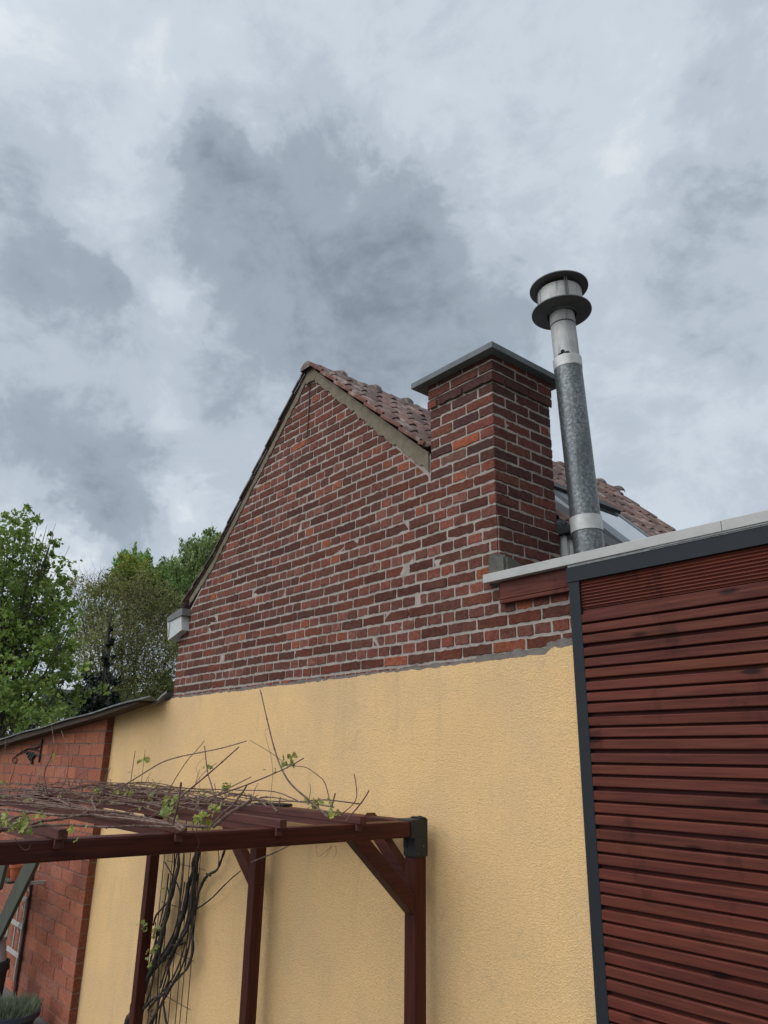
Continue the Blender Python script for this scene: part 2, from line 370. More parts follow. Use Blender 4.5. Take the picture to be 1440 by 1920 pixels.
def clip(poly, a, b, c_):      # keep a*u+b*v <= c
    out = []
    for i in range(len(poly)):
        p, q = poly[i], poly[(i + 1) % len(poly)]; dp = a * p[0] + b * p[1] - c_; dq = a * q[0] + b * q[1] - c_
        if dp <= 0: out.append(p)
        if (dp < 0 < dq) or (dq < 0 < dp): t = dp / (dp - dq); out.append((p[0] + (q[0] - p[0]) * t, p[1] + (q[1] - p[1]) * t))
    return out
def brick(mb, u0, u1, v0, v1, f, r, cuts=(), h=.0055, rad=.0035, jit=.0023, sharp=(0, 0), colr=None):
    """f(u,v,d) -> xyz; an irregular brick face standing h proud of the mortar"""
    w = u1 - u0; pts = []
    nu = max(3, int(w / .028)); r_ = rad
    e = lambda: r.gauss(0, jit)
    l0 = 0 if sharp[0] else r_; l1 = 0 if sharp[1] else r_
    pts.append((u0 + l0, v0)); 
    for i in range(1, nu): pts.append((u0 + w * i / nu, v0 + e()))
    pts.append((u1 - l1, v0))
    if not sharp[1]: pts += [(u1 + e() * .6, v0 + r_), (u1 + e(), (v0 + v1) / 2), (u1 + e() * .6, v1 - r_)]
    pts.append((u1 - l1, v1))
    for i in range(nu - 1, 0, -1): pts.append((u0 + w * i / nu, v1 + e()))
    pts.append((u0 + l0, v1))
    if not sharp[0]: pts += [(u0 + e() * .6, v1 - r_), (u0 + e(), (v0 + v1) / 2), (u0 + e() * .6, v0 + r_)]
    for (a, b, c_) in cuts: 
        pts = clip(pts, a, b, c_)
        if len(pts) < 3: return
    A = sum(pts[i][0] * pts[(i + 1) % len(pts)][1] - pts[(i + 1) % len(pts)][0] * pts[i][1] for i in range(len(pts)))
    if abs(A) < .0012: return
    cu = sum(p[0] for p in pts) / len(pts); cv = sum(p[1] for p in pts) / len(pts)
    hh = h * r.uniform(.5, 1.25); n = len(pts); tl = r.gauss(0, .0012); ins = .0035
    vs = [f(p[0], p[1], -.004) for p in pts]
    for p in pts:
        du, dv = p[0] - cu, p[1] - cv; k = 1 - ins / max(math.hypot(du, dv), .01)
        if (sharp[0] and p[0] <= u0 + 1e-6) or (sharp[1] and p[0] >= u1 - 1e-6): pu = p[0]
        else: pu = cu + du * k
        kv = 1 - ins / max(abs(dv), ins * 2); vs.append(f(pu, cv + dv * kv, hh + tl * (1 if du > 0 else -1) + r.gauss(0, .0005)))
    fs = [(i, (i + 1) % n, (i + 1) % n + n, i + n) for i in range(n)] + [tuple(range(n, 2 * n))]
    mb.add(vs, fs, colr or brickcol(r))
J = .0118
front = lambda u, v, d: (u, -d, v)
# wobble the courses a little, like hand-laid work
def wob(v, u): return v + .0035 * math.sin(u * 1.7 + v * 3.1) + .002 * math.sin(u * 5.3 + v * 9)
frontw = lambda u, v, d: (u, -d, wob(v, u))

XL, XCH0, XCH1, XPK = -7.385, -3.556, -2.957, -5.148
KS = .965; KSR = .858; ZPK = 6.19
house = Th('brick_house', 'old dark red brick gable house with pantiled roof rising behind the yellow wall', 'house', (-5.15, 2.3, 0))
mb = MB()
cutsL = [(-KS, 1, ZPK - .045 - KS * XPK), ]               # left verge:  v <= ZPK-.045 + KS*(u-XPK)
cutR = (.955, 1, ZPK - .03 + .955 * XPK)
row = -22
ZTOP = 3.30
for k in range(-20, 18):          # course k spans below joint ZJ - k*COURSE ; negative = up
    v1 = ZJ - k * COURSE - .0072; v0 = v1 - COURSE + .0144
    if v1 < ZTOP - .02: continue
    stretch = (k % 2 == 1) or rnd.random() < .05
    if k < -9: stretch = (k % 2 == 1) or rnd.random() < .4
    right = XCH1 if v0 > 3.80 else -2.36
    st = BL_ if stretch else BL_ / 2
    base = -4.162 + (0 if stretch else BL_ / 4) + (BL_ / 2 if (k // 2) % 2 else 0)
    n0 = math.floor((XL - base) / st); u = base + n0 * st; js = []
    while u < right + st:
        js.append(u + rnd.gauss(0, .0035)); u += st
    if stretch and False: pass
    # occasionally two headers in a stretcher course
    js2 = []
    for i, a in enumerate(js):
        js2.append(a)
        if stretch and rnd.random() < .10: js2.append(a + st / 2)
    js = sorted([a for a in js2 if XL + .05 < a < right - .05] + [XL, right])
    for a, b in zip(js, js[1:]):
        if b - a < .045: continue
        uc = (a + b) / 2; cuts = list(cutsL)
        if uc < XCH0 and b <= XCH0 + .13: cuts.append(cutR)
        elif v0 > 4.62 - .02 and uc >= XCH0 - .15: continue          # chimney shaft laid separately
        if v0 > 4.60 and b > XCH0 - .02: 
            b = min(b, XCH0 - .02)
            if b - a < .05: continue
        sh = (0, 1 if b >= right - 1e-6 and right == XCH1 else 0)
        brick(mb, a + .0046 if a > XL else a - .002, (b - .0046) if b < right else b, v0, v1, frontw, rnd, cuts, sharp=sh, colr=wallcol(rnd, b - a < .17))
gb = house.part('gable_wall', mb, M_BRICK)
mb = MB()
poly = [(XL, 0), (XL, 4.02), (XPK, ZPK - .01), (XCH0, ZPK + KSR * (XPK - XCH0) - .01), (XCH0, 4.612), (XCH1 - .004, 4.612), (XCH1 - .004, 3.74), (-2.3, 3.74), (-2.3, 0)]
mb.prism(poly, lambda p: (p[0], -.001, p[1]), lambda p: (p[0], .24, p[1]))
house.part('mortar', mb, M_MORT, gb)

# chimney
chim_rows = []
mbc = MB(); XA, XB = XCH0, XCH1; CHD = .61
corb = lambda k: .016 if k <= -9 else 0.0
kk = 0
for k in range(-10, 12):
    v1 = ZJ - k * COURSE - J / 2; v0 = v1 - COURSE + J; pr = .014 if k <= -8 else 0
    bulge = .02 if k >= 5 else 0
    x0, x1 = XA - pr, XB + pr + bulge
    frf = lambda u, v, d, pr=pr: (u, -d - pr, v)
    srf = lambda u, v, d, pr=pr, bl=bulge: (XCH1 + pr + bl + d - .003, u, v)
    if k < 0:
        if k % 2 == 0: js = [x0, x0 + .095, x0 + .095 + BL_, x1]
        else: js = [x0, x0 + .222, x1 - .125, x1]
        js = [js[0]] + [a + rnd.gauss(0, .004) for a in js[1:-1]] + [js[-1]]
        for a, b in zip(js, js[1:]):
            brick(mbc, a + J / 2 if a > x0 else a, b - J / 2 if b < x1 else b + .003, v0, v1, frf, rnd, sharp=(0, b >= x1))
    if k >= 0 and k < 0: pass
    # right-hand side, running bond
    e0, e1 = -.006 - pr, CHD + pr
    js = [e0, e0 + .125, e0 + .125 + BL_, e1] if k % 2 == 0 else [e0, e0 + .24, e0 + .24 + BL_, e1]
    js = [js[0]] + [a + rnd.gauss(0, .004) for a in js[1:-1]] + [js[-1]]
    for a, b in zip(js, js[1:]):
        if b - a < .04: continue
        c_ = brickcol(rnd, -.10)  # side bricks coloured darker, shade of the face turned from the light
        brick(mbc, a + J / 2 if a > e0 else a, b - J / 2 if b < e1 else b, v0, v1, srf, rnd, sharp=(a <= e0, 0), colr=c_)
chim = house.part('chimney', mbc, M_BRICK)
mb = MB()
ztopc = ZJ + 10 * COURSE
mb.box(XCH0 + .004, XCH1 - .001, 0, CHD - .004, 4.60, ztopc - 0.002 - 2 * COURSE); mb.box(XCH0 - .008, XCH1 + .012, -.012, CHD + .01, ztopc - 2 * COURSE - .0, ZJ + 9.55 * COURSE)
mb.box(XCH0 + .004, XCH1 - .003, .24, CHD - .004, 3.6, 4.60); mb.box(XCH1 - .0035, XCH1 + .017, .004, CHD - .006, 3.6, ZJ - 5 * COURSE)
house.part('mortar', mb, M_MORT, chim)
mb = MB(); mb.box(-3.675, -2.872, -.09, .705, 5.362, 5.407, .004); house.part('chimney_cap', mb, M_CAP, chim)
# cement lump at the foot of the chimney
def lump(mb, c0, rx, ry, rz, r, n=14, amp=.25):
    bm = bmesh.new(); bmesh.ops.create_icosphere(bm, subdivisions=3, radius=1)
    for v in bm.verts:
        d = v.co.copy(); q = 1 + amp * noise.noise(d * 1.7 + Vector((r, r, r))) + amp * .4 * noise.noise(d * 5 + Vector((r, 0, 0)))
        v.co = Vector(c0) + Vector((d.x * rx * q, d.y * ry * q, max(d.z, -.5) * rz * q))
    mb.bm(bm)
mb = MB()
bm = bmesh.new(); bmesh.ops.create_cube(bm, size=1)
for v in bm.verts:
    v.co = Vector((-2.945 + v.co.x * .15, .17 + v.co.y * .42, 3.875 + v.co.z * .21))
    if v.co.z > 3.86: v.co.z -= max(0, (v.co.y - .0)) * .20 + (.03 if v.co.x > -2.93 else 0)
bmesh.ops.bevel(bm, geom=bm.edges[:], offset=.02, segments=2, affect='EDGES'); bmesh.ops.subdivide_edges(bm, edges=bm.edges[:], cuts=4, use_grid_fill=True)
for v in bm.verts: v.co += Vector((noise.noise(v.co * 14), noise.noise(v.co * 14 + Vector((9, 0, 0))), noise.noise(v.co * 17))) * .014
mb.bm(bm)
house.part('cement_fillet', mb, M_LUMP, chim, smooth=True)

# cement fillets along both verges
mb = MB()
def strip(mb, top, bot, y0, y1):
    n = len(top); vs = [(x, y0, z) for x, z in top] + [(x, y0 + .004, z) for x, z in bot] + [(x, y1, z) for x, z in top] + [(x, y1, z) for x, z in bot]
    fs = []
    for i in range(n - 1): fs += [(i, i + 1, n + i + 1, n + i), (2 * n + i, 3 * n + i, 3 * n + i + 1, 2 * n + i + 1), (i, 2 * n + i, 2 * n + i + 1, i + 1), (n + i, n + i + 1, 3 * n + i + 1, 3 * n + i)]
    mb.add(vs, fs)
t = []; b = []; n = 110
for i in range(n + 1):
    x = XPK - .01 + (XCH0 + .0 - XPK) * i / n; zt = ZPK + .008 - KSR * (x - XPK)
    s_ = (x - XPK) / (XCH0 - XPK)
    w = .082 + .03 * noise.noise((x * 9, 0, 1)) + .026 * noise.noise((x * 31, 0, 4)) + .022 * abs(math.sin(x * 24)) * (s_ < .75)
    w += .055 * s_
    t.append((x, zt)); b.append((x, max(zt - w * 1.1, 4.655)))
strip(mb, t, b, -.018, .0)
t = []; b = []
for i in range(n + 1):
    x = XPK + .01 + (-7.22 - XPK) * i / n; zt = ZPK + .005 + KS * (x - XPK); 
    if x < -6.75: zt = max(zt, ZPK + .005 + KS * (-6.75 - XPK) + .72 * (x + 6.75))
    w = .070 + .03 * noise.noise((x * 7, 3, 1)) + .026 * noise.noise((x * 27, 3, 4)); t.append((x, zt)); b.append((x, zt - w))
strip(mb, t, b, -.016, .0)
house.part('cement_verge', mb, M_FILLET)
mb = MB(); lump(mb, (XPK + .01, -.012, ZPK - .10), .085, .015, .11, 3.0); house.part('cement_verge', mb, M_FILLET)
# old mortar streak where a cable ran below the peak
mb = MB(); mb.tube([(XPK - .005 + .006 * math.sin(z * 9), -.010, z) for z in np.linspace(6.05, 5.50, 14)], .0045, 6); house.part('cable', mb, M_LEAD)

# ---- roof tiles
KR = .975; NRM = math.hypot(1, KR)
TCOL = [(.155, .098, .080), (.175, .108, .088), (.14, .090, .075), (.20, .13, .108), (.12, .080, .068), (.165, .092, .072)]
def slope(side, y0, y1, smax, skip=None, kick=False):
    mb = MB(); W_, H_ = .175, .300; r = random.Random(5 + (side > 0))
    ncol = int(round((y1 - y0) / W_)); nrow = int(smax / H_) + 1
    prof = [(0, .002), (.08, -.006), (.20, -.009), (.32, -.005), (.42, .008), (.52, .024), (.62, .034), (.72, .038), (.82, .034), (.92, .022), (1.0, .006), (1.03, -.003)]
    def P(s, y, h):
        kk_ = KR if side < 0 else KSR + (KR - KSR) * min(1, max(0, (y - .7) / .9))
        x = XPK + side * s / NRM; z = ZPK + (.035 if side < 0 else .022) - kk_ * s / NRM
        if kick and s > 2.25: z += (s - 2.25) * .22
        return (x + side * h * KR / NRM, y, z + h / NRM)
    for i in range(nrow):
        for j in range(ncol):
            s0, s1 = i * H_, min((i + 1) * H_ + .035, smax + .02)
            if s1 - s0 < .05: continue
            ya = y0 + j * W_
            if skip and skip(XPK + side * ((i + .5) * H_) / NRM, ya + W_ / 2): continue
            col = r.choice(TCOL); kq = r.uniform(.8, 1.2); col = tuple(v * kq for v in col)
            dz = r.gauss(0, .002); vs = []
            nk = len(prof)
            for (ss, hb) in ((s0 - .01, .004), (s0 + H_ * .5, .014), (s1 - .018, .023), (s1, .017), (s1, .005)):
                for (t_, h) in prof: vs.append(P(ss, ya + t_ * W_ + r.gauss(0, .0006), (h if hb != .005 else h * .9) + hb + dz))
            fs = [(a * nk + q, a * nk + q + 1, (a + 1) * nk + q + 1, (a + 1) * nk + q) for a in range(4) for q in range(nk - 1)]
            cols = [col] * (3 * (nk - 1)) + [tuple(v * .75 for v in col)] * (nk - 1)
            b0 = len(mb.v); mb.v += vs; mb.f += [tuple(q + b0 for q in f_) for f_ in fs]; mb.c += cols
    return mb, P
def skipR(x, y): 
    if XCH0 - .06 < x and y < CHD + .02: return True
    return (x > -3.98 and x < -3.10 and 1.97 < y < 2.82)
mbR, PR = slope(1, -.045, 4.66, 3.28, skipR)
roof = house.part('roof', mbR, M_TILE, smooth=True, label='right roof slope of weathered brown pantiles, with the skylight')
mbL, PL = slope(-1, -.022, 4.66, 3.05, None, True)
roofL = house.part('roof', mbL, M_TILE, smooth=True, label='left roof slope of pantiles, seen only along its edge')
# verge tiles: the bare red edges of the end tiles, and a dark batten under them
mb = MB()
r = random.Random(3)
for i in range(11):
    s0, s1 = i * .30 + .02, (i + 1) * .30 + .028
    if XPK + s1 / NRM > XCH0 - .02: s1 = (XCH0 - .03 - XPK) * NRM
    if s1 - s0 < .05: break
    c_ = (.20 * r.uniform(.85, 1.15), .075, .052)
    a, b = PR(s0, -.058, .018), PR(s1, -.058, .036)
    mb.bar(a, b, .026, .03, .007, up=Vector((KR, 0, 1)), col=c_)
for i in range(10):
    s0, s1 = i * .30 + .02, (i + 1) * .30 + .028; c_ = (.075 * r.uniform(.8, 1.2), .055, .045)
    mb.bar(PL(s0, -.030, .022), PL(min(s1, 3.05), -.030, .038), .020, .024, .005, up=Vector((-KR, 0, 1)), col=c_)
house.part('verge_tiles', mb, M_TILE, smooth=True)
# under-roof boards and ridge tiles
mb = MB()
for side, sm in ((1, 3.25), (-1, 3.0)):
    f_ = PR if side > 0 else PL; ys = (.0, 4.63)
    if side > 0:
        for (ya, yb, sa, sb) in ((.01, 4.62, 0, (XCH0 - .05 - XPK) * NRM), (CHD + .02, 4.62, (XCH0 - .05 - XPK) * NRM, sm)):
            mb.prism([(sa, ya), (sb, ya), (sb, yb), (sa, yb)], lambda p: f_(p[0], p[1], -.022), lambda p: f_(p[0], p[1], -.06))
    else:
        mb.prism([(0, .01), (2.25, .01), (2.25, 4.62), (0, 4.62)], lambda p: f_(p[0], p[1], -.022), lambda p: f_(p[0], p[1], -.06))
        mb.prism([(2.25, .01), (sm, .01), (sm, 4.62), (2.25, 4.62)], lambda p: f_(p[0], p[1], -.022), lambda p: f_(p[0], p[1], -.06))
house.part('roof_boards', mb, M_LEAD, roof)
mb = MB(); y = -.07; r = random.Random(9)
while y < 4.66:
    ln = .42; col = (.13 * r.uniform(.8, 1.25), .095, .08); seg = 12
    def ring(yy, rad, zz): return [(XPK + rad * 1.15 * math.cos(PI * k / seg), yy, ZPK - .030 + zz + rad * math.sin(PI * k / seg) * .95) for k in range(seg + 1)]
    rings = [ring(y, .074, 0), ring(y + .31, .078, .0), ring(y + .325, .094, .003), ring(y + .37, .110, .005), ring(y + .40, .106, .003), ring(y + .425, .086, -.002)]
    vs = [p for q in rings for p in q]; m_ = seg + 1
    fs = [(a * m_ + k, a * m_ + k + 1, (a + 1) * m_ + k + 1, (a + 1) * m_ + k) for a in range(5) for k in range(seg)] + [tuple(range(m_))]
    mb.add(vs, fs, col); y += ln
house.part('ridge_tiles', mb, M_TILE, roof, smooth=True)

# ---- skylight in the right slope
def SK(x, y, h): 
    s = (x - XPK) * NRM; return PR(s, y, h)
sky_y0, sky_y1, sky_x0, sky_x1, SH = 1.86, 2.93, -4.03, -3.02, .095
def skbox(mb, xa, xb, ya, yb, ha, hb):
    v = [SK(x, y, h) for x in (xa, xb) for y in (ya, yb) for h in (ha, hb)]
    mb.add(v, [(0, 1, 3, 2), (4, 6, 7, 5), (0, 4, 5, 1), (2, 3, 7, 6), (0, 2, 6, 4), (1, 5, 7, 3)])
M_SKF = m_metal('skylight_frame_grey', (.09, .10, .11), .4, .3, .15)
mb = MB(); skbox(mb, sky_x0, sky_x1, sky_y0, sky_y0 + .26, -.05, SH); skbox(mb, sky_x0, sky_x1, sky_y1 - .09, sky_y1, -.05, SH)
skbox(mb, sky_x1 - .09, sky_x1, sky_y0 + .09, sky_y1 - .09, -.05, SH - .003)
sky_frame = house.part('skylight', mb, M_SKF)
mb = MB(); skbox(mb, sky_x0 + .06, sky_x1 - .09, sky_y0 + .262, sky_y1 - .092, SH - .03, SH - .006); house.part('pane', mb, M_GLASS, sky_frame)
mb = MB(); skbox(mb, sky_x0 - .05, sky_x0 + .06, sky_y0 - .02, sky_y1 + .02, .02, SH + .03); house.part('hood', mb, M_LEAD, sky_frame)
mb = MB(); skbox(mb, sky_x0 - .1, sky_x1 + .05, sky_y0 - .07, sky_y0 - .004, .03, .062); skbox(mb, sky_x0 - .1, sky_x1 + .05, sky_y1 + .004, sky_y1 + .06, .03, .062); skbox(mb, sky_x0 - .17, sky_x0 - .052, sky_y0 - .07, sky_y1 + .06, .03, .066)
house.part('flashing', mb, m_metal('zinc_flashing', (.33, .34, .35), .45, .4, .2), sky_frame)

# ---- eaves box at the left corner, white board with lead top
q = lambda x, y, yy: (lambda p: (p.x, p.z))(at(x, y, 1, yy))
YE = -.088; mb = MB()
fp = [q(313.6, 1167, YE), q(340, 1153.5, YE), q(340.5, 1181, YE), q(315, 1200.5, YE)]
mb.prism(fp, lambda p: (p[0], YE, p[1]), lambda p: (p[0] - .05, 4.6, p[1]))
eb = house.part('eaves_box', mb, M_WHITE, label='white painted eaves box at the left corner of the gable')
mb = MB(); lp = [q(313, 1159, YE - .012), q(336, 1142, YE - .012), q(341.5, 1141, YE - .012), q(341.5, 1153.5, YE - .012), q(313, 1167.5, YE - .012)]
mb.prism(lp, lambda p: (p[0], YE - .012, p[1] + .004), lambda p: (p[0] - .02, 4.62, p[1] + .004)); house.part('lead_top', mb, m_metal('grey_lead', (.14, .135, .13), .7, 0, .3), eb)
mb = MB(); x0_, z0_ = fp[0][0] + .02, fp[3][1]; mb.bar((x0_ + .045, YE - .006, fp[0][1] - .015), (x0_ + .05, YE - .006, fp[3][1] + .035), .02, .008, .001, up=Vector((0, 1, 0))); house.part('batten', mb, M_COPE, eb)
# ---- eaves box right of the chimney
mb = MB(); mb.box(-2.985, -2.90, .635, .95, 3.70, 4.225, .003); mb.box(-2.898, -2.83, .66, .95, 3.70, 4.21, .003)
eb2 = house.part('eaves_box', mb, M_WHITE, label='white eaves box beside the flue, under a black lead cover')
mb = MB(); lump(mb, (-2.97, .66, 4.27), .07, .06, .07, 2.0); lump(mb, (-2.88, .68, 4.25), .06, .06, .05, 6.0); mb.box(-3.01, -2.825, .60, .96, 4.215, 4.27, .01)
house.part('lead_top', mb, M_LEAD, eb2)
# rest of the house body
mb = MB(); mb.box(XL + .01, XCH1 - .01, .26, 4.5, 0, 3.98); mb.prism([(XL + .02, 3.98), (XCH1 - .02, 3.98), (XPK, 6.05)], lambda p: (p[0], 4.28, p[1]), lambda p: (p[0], 4.5, p[1]))
house.part('rear_walls', mb, M_MORT)

# ------------------------------------------------------------------ yellow plastered wall
wall = Th('rendered_wall', 'long yellow rough-plastered wall below the brick gable', 'wall', (-5.5, -.02, 0))
mb = MB(); top = []; X0, X1 = -8.86, -2.34; n = 520
for i in range(n + 1):
    x = X0 + (X1 - X0) * i / n
    z = 3.306 + .018 * (x + 7.4) / 5 + .010 * noise.noise((x * 2.1, 0, 0)) + .012 * noise.noise((x * 13, 0, 5)) + .007 * noise.noise((x * 44, 0, 9))
    if x > -2.62: z += .028 * min(1, (x + 2.62) / .06)
    if x < -7.40: z = 3.30 + (x + 7.40) * .068
    top.append((x, z))
YP = -.020
vs = [(x, YP, z) for x, z in top] + [(x, YP - .0, 0) for x, z in top] + [(x, .0, z + .002) for x, z in top]
N1 = n + 1; fs = [(i, i + 1, N1 + i + 1, N1 + i) for i in range(n)] + [(i, 2 * N1 + i, 2 * N1 + i + 1, i + 1) for i in range(n)]
mb.add(vs, fs); wall.part('plaster', mb, M_PLAST)
mb = MB(); mb.prism([(-8.855, 0), (-8.855, 3.19), (-7.39, 3.29), (-7.39, 0)], lambda p: (p[0], -.005, p[1]), lambda p: (p[0], .22, p[1])); wall.part('wall_core', mb, M_MORT)
# smeared mortar band along the top edge
mb = MB(); t = []; b = []
for i in range(n + 1):
    x = -7.38 + (-2.34 + 7.38) * i / n; zz = 3.306 + .018 * (x + 7.4) / 5
    w = .020 + .03 * max(0, noise.noise((x * 1.3, 2, 0))) + .02 * noise.noise((x * 9, 2, 5)) + .008 * noise.noise((x * 35, 1, 5)) + (.018 if x > -3.15 else 0) + (.03 if x > -2.62 else 0)
    t.append((x, zz + max(w, .008))); b.append((x, zz - .03))
strip(mb, t, b, -.011, .0); wall.part('mortar_band', mb, m_mortar('grey_smeared_mortar', (.20, .175, .155)))

# ------------------------------------------------------------------ orange block shed on the left
shed = Th('block_shed', 'low orange-red hollow block outbuilding with thin sheet roof at far left', 'shed', (-11, 0, 0))
mb = MB(); BC, BLn = .138, .40; r = random.Random(11)
PALO = [(.40, .14, .080), (.385, .135, .08), (.42, .15, .08), (.36, .122, .072), (.37, .145, .094), (.33, .12, .08)]
for k in range(0, 25):
    v1 = 3.428 - k * BC - .004; v0 = v1 - BC + .008
    if v1 < 0: break
    u = -8.856 - (BLn / 2 if k % 2 else 0)
    js = [-8.856] + ([u] if k % 2 else [])
    while js[-1] > -14.2: js.append(js[-1] - BLn / 2 * (1 if r.random() < .25 else 2) * .5 * 2 * .5 if False else js[-1] - (BLn if True else 0))
    for b, a in zip(js, js[1:]):
        cuts = [(-.068, 1, 3.185 + .068 * 8.85)]
        c_ = r.choice(PALO); j_ = r.uniform(.85, 1.15); c_ = tuple(v * j_ for v in c_)
        dd = r.gauss(0, .0)
        brick(mb, a + .005, b - .005 if b < -8.857 else b, v0, v1, lambda u, v, d: (u, -.10 - d, v + .003 * math.sin(u * 3 + v * 5)), r, cuts, h=.005, rad=.004, jit=.0015, sharp=(0, b > -8.857), colr=c_)
    # end return
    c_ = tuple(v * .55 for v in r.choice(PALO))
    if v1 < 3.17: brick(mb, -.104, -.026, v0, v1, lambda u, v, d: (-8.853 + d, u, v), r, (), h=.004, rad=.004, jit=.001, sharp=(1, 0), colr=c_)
bw = shed.part('block_wall', mb, M_BLOCK)
mb = MB(); mb.prism([(-14.2, 0), (-14.2, 2.79), (-8.853, 3.16), (-8.853, 0)], lambda p: (p[0], -.099, p[1]), lambda p: (p[0], .2, p[1])); shed.part('joints', mb, M_BLOCKM, bw)
def m_sheet():
    m = Mat('weathered_roof_sheet', .85, .2); n = m.noise(7, 6, .65); m.color(m.mix(m.rng(n, .35, .65), (.21, .215, .20), (.115, .12, .11))); m.bump(n, .5, .01); return m.m
M_SHEET = m_sheet()
mb = MB(); RY = -.30
pl = [(-14.2, RY), (-7.28, RY), (-7.62, -.02), (-7.62, .0), (-7.40, .0), (-7.40, 3.2), (-14.2, 3.2)]
zz = lambda x, y: 3.322 + (x + 7.28) * .0690 + .006 * math.sin(x * 3.7) * (1 if y < -.2 else .3)
n = 60; e1 = [(-14.2 + (14.2 - 7.28) * i / n, RY) for i in range(n + 1)]
e2 = [(-14.2 + (14.2 - 7.66) * i / n, .0 - .03) for i in range(n + 1)]; e3 = [(-14.2 + (14.2 - 7.40) * i / n, 3.2) for i in range(n + 1)]
vs = []
for e in (e1, e2, e3):
    for (x, y) in e: vs.append((x, y, zz(x, y)))
for e in (e1, e2, e3):
    for (x, y) in e: vs.append((x, y, zz(x, y) - .014))
m_ = n + 1; fs = []
for a in range(2):
    for i in range(n): fs += [(a * m_ + i, a * m_ + i + 1, (a + 1) * m_ + i + 1, (a + 1) * m_ + i), ((a + 3) * m_ + i, (a + 4) * m_ + i, (a + 4) * m_ + i + 1, (a + 3) * m_ + i + 1)]
for i in range(n): fs.append((i, 3 * m_ + i, 3 * m_ + i + 1, i + 1))
fs += [(n, 3 * m_ + n, 4 * m_ + n, m_ + n)]
mb.add(vs, fs); sh = shed.part('sheet_roof', mb, M_SHEET)
mb = MB(); mb.prism([(-14.2, 2.745), (-14.2, 2.825), (-7.60, 3.278), (-7.60, 3.262), (-8.75, 3.15)], lambda p: (p[0], -.27, p[1]), lambda p: (p[0], -.115, p[1])); 
shed.part('fascia_board', mb, m_wood('dark_fascia', (.07, .045, .03), (.04, .028, .02), (.05, 1, 1), .8, .2, False), sh)
mb = MB(); vs = []; pts = [(-7.72, 3.300), (-7.62, 3.272), (-7.54, 3.290), (-7.47, 3.345), (-7.39, 3.385)]
for (x, z) in pts: vs += [(x, -.16 + (x + 7.72) * .25, z), (x, .05, z + .01), (x, -.16 + (x + 7.72) * .25, z - .022)]
fs = []
for i in range(len(pts) - 1): fs += [(i * 3, i * 3 + 3, i * 3 + 4, i * 3 + 1), (i * 3, i * 3 + 2, i * 3 + 5, i * 3 + 3), (i * 3 + 2, i * 3 + 1, i * 3 + 4, i * 3 + 5)]
mb.add(vs, fs); shed.part('flashing', mb, m_metal('crumpled_lead', (.20, .205, .21), .5, .2, .5, 18), sh)

# ------------------------------------------------------------------ flat-roofed extension on the right
ext = Th('flat_roof_extension', 'flat-roofed extension clad in dark red grooved boards with grey trim', 'building', (0, 1, 0))
mb = MB(); mb.box(-2.90, 4.0, .245, 5.0, 0, 3.72); mb.box(-2.295, 4.0, -.001, .245, 0, 3.74); ext.part('walls', mb, M_MORT)
mb = MB(); mb.box(-2.90, 4.0, -.03, 5.0, 3.745, 3.78); ext.part('flat_roof', mb, M_LEAD)
mb = MB(); YC = -.075
mb.box(-3.022, -1.524, YC, .10, 3.785, 3.838, .0025); mb.box(-1.5215, 4.0, YC, .10, 3.785, 3.838, .0025)
ext.part('coping', mb, M_COPE)
mb = MB(); mb.box(-2.40, 4.0, -.068, -.02, 3.770, 3.7845); mb.box(-1.9, 4.0, -.0715, -.068, 3.776, 3.7835); ext.part('sealant_strip', mb, m_metal('grey_strip', (.25, .25, .24), .7, 0, .6, 30))
mb = MB(); mb.box(-2.413, 4.0, -.066, -.03, 3.688, 3.7695, .002); mb.box(-2.405, -2.338, -.062, -.021, 0, 3.6865, .002); ext.part('corner_trim', mb, M_TRIM)
mb = MB(); mb.box(-2.925, -2.415, -.034, -.012, 3.674, 3.783, .004); mb.box(-2.918, -2.415, -.048, -.012, 3.646, 3.668, .004); ext.part('fascia_board', mb, M_WX)
# boards: fluted top board, then grooved battens; one thick sheet of profile
mb = MB(); r = random.Random(21); X0, X1 = -2.3375, 2.6
def profile(mb, pts, x0, x1, col):       # pts (y,z)
    vs = [(x, y, z) for x in (x0, x1) for (y, z) in pts]; n = len(pts)
    mb.add(vs, [(i, i + 1, n + i + 1, n + i) for i in range(n - 1)], col)
pts = []; z = 3.687; c_ = (.95, .95, .95)
for i in range(9):
    for t_ in (0, .25, .5, .75): pts.append((-.046 - .0045 * math.sin(t_ * 2 * PI + .3) , z - (i + t_) * .0172))
pts.append((-.046, z - 9 * .0172)); profile(mb, pts, X0, X1, (1, 1, 1))
z = 3.687 - 9 * .0172 - .004; mb.box(X0, X1, -.044, -.02, z - .026, z, .001, col=(.95, .9, .9)); mb.box(X0, X1, -.034, -.02, z, z + .01)
zt = 3.503; PITCHB = .0588; k = 0
while zt > -.05:
    tone = r.uniform(.86, 1.16); c_ = (tone * r.uniform(.97, 1.06), tone, tone * r.uniform(.95, 1.02))
    # the face: batten with eased edges and a slightly sloping top
    zb = zt - .0430 + r.gauss(0, .0007)
    pts = [(-.022, zt + .004), (-.050, zt + .0015), (-.0575, zt - .001), (-.0600, zt - .004), (-.0600, zb + .003), (-.0580, zb), (-.030, zb - .0005), (-.022, zb)]
    profile(mb, pts, X0, X1, c_); zt -= PITCHB + (.006 if k % 3 == 2 else -.003) * 1.0; k += 1
mb.add([(X0, -.034, 0), (X1, -.034, 0), (X1, -.034, 3.56), (X0, -.034, 3.56)], [(0, 1, 2, 3)], (.6, .55, .55))
ext.part('grooved_cladding', mb, M_WX)

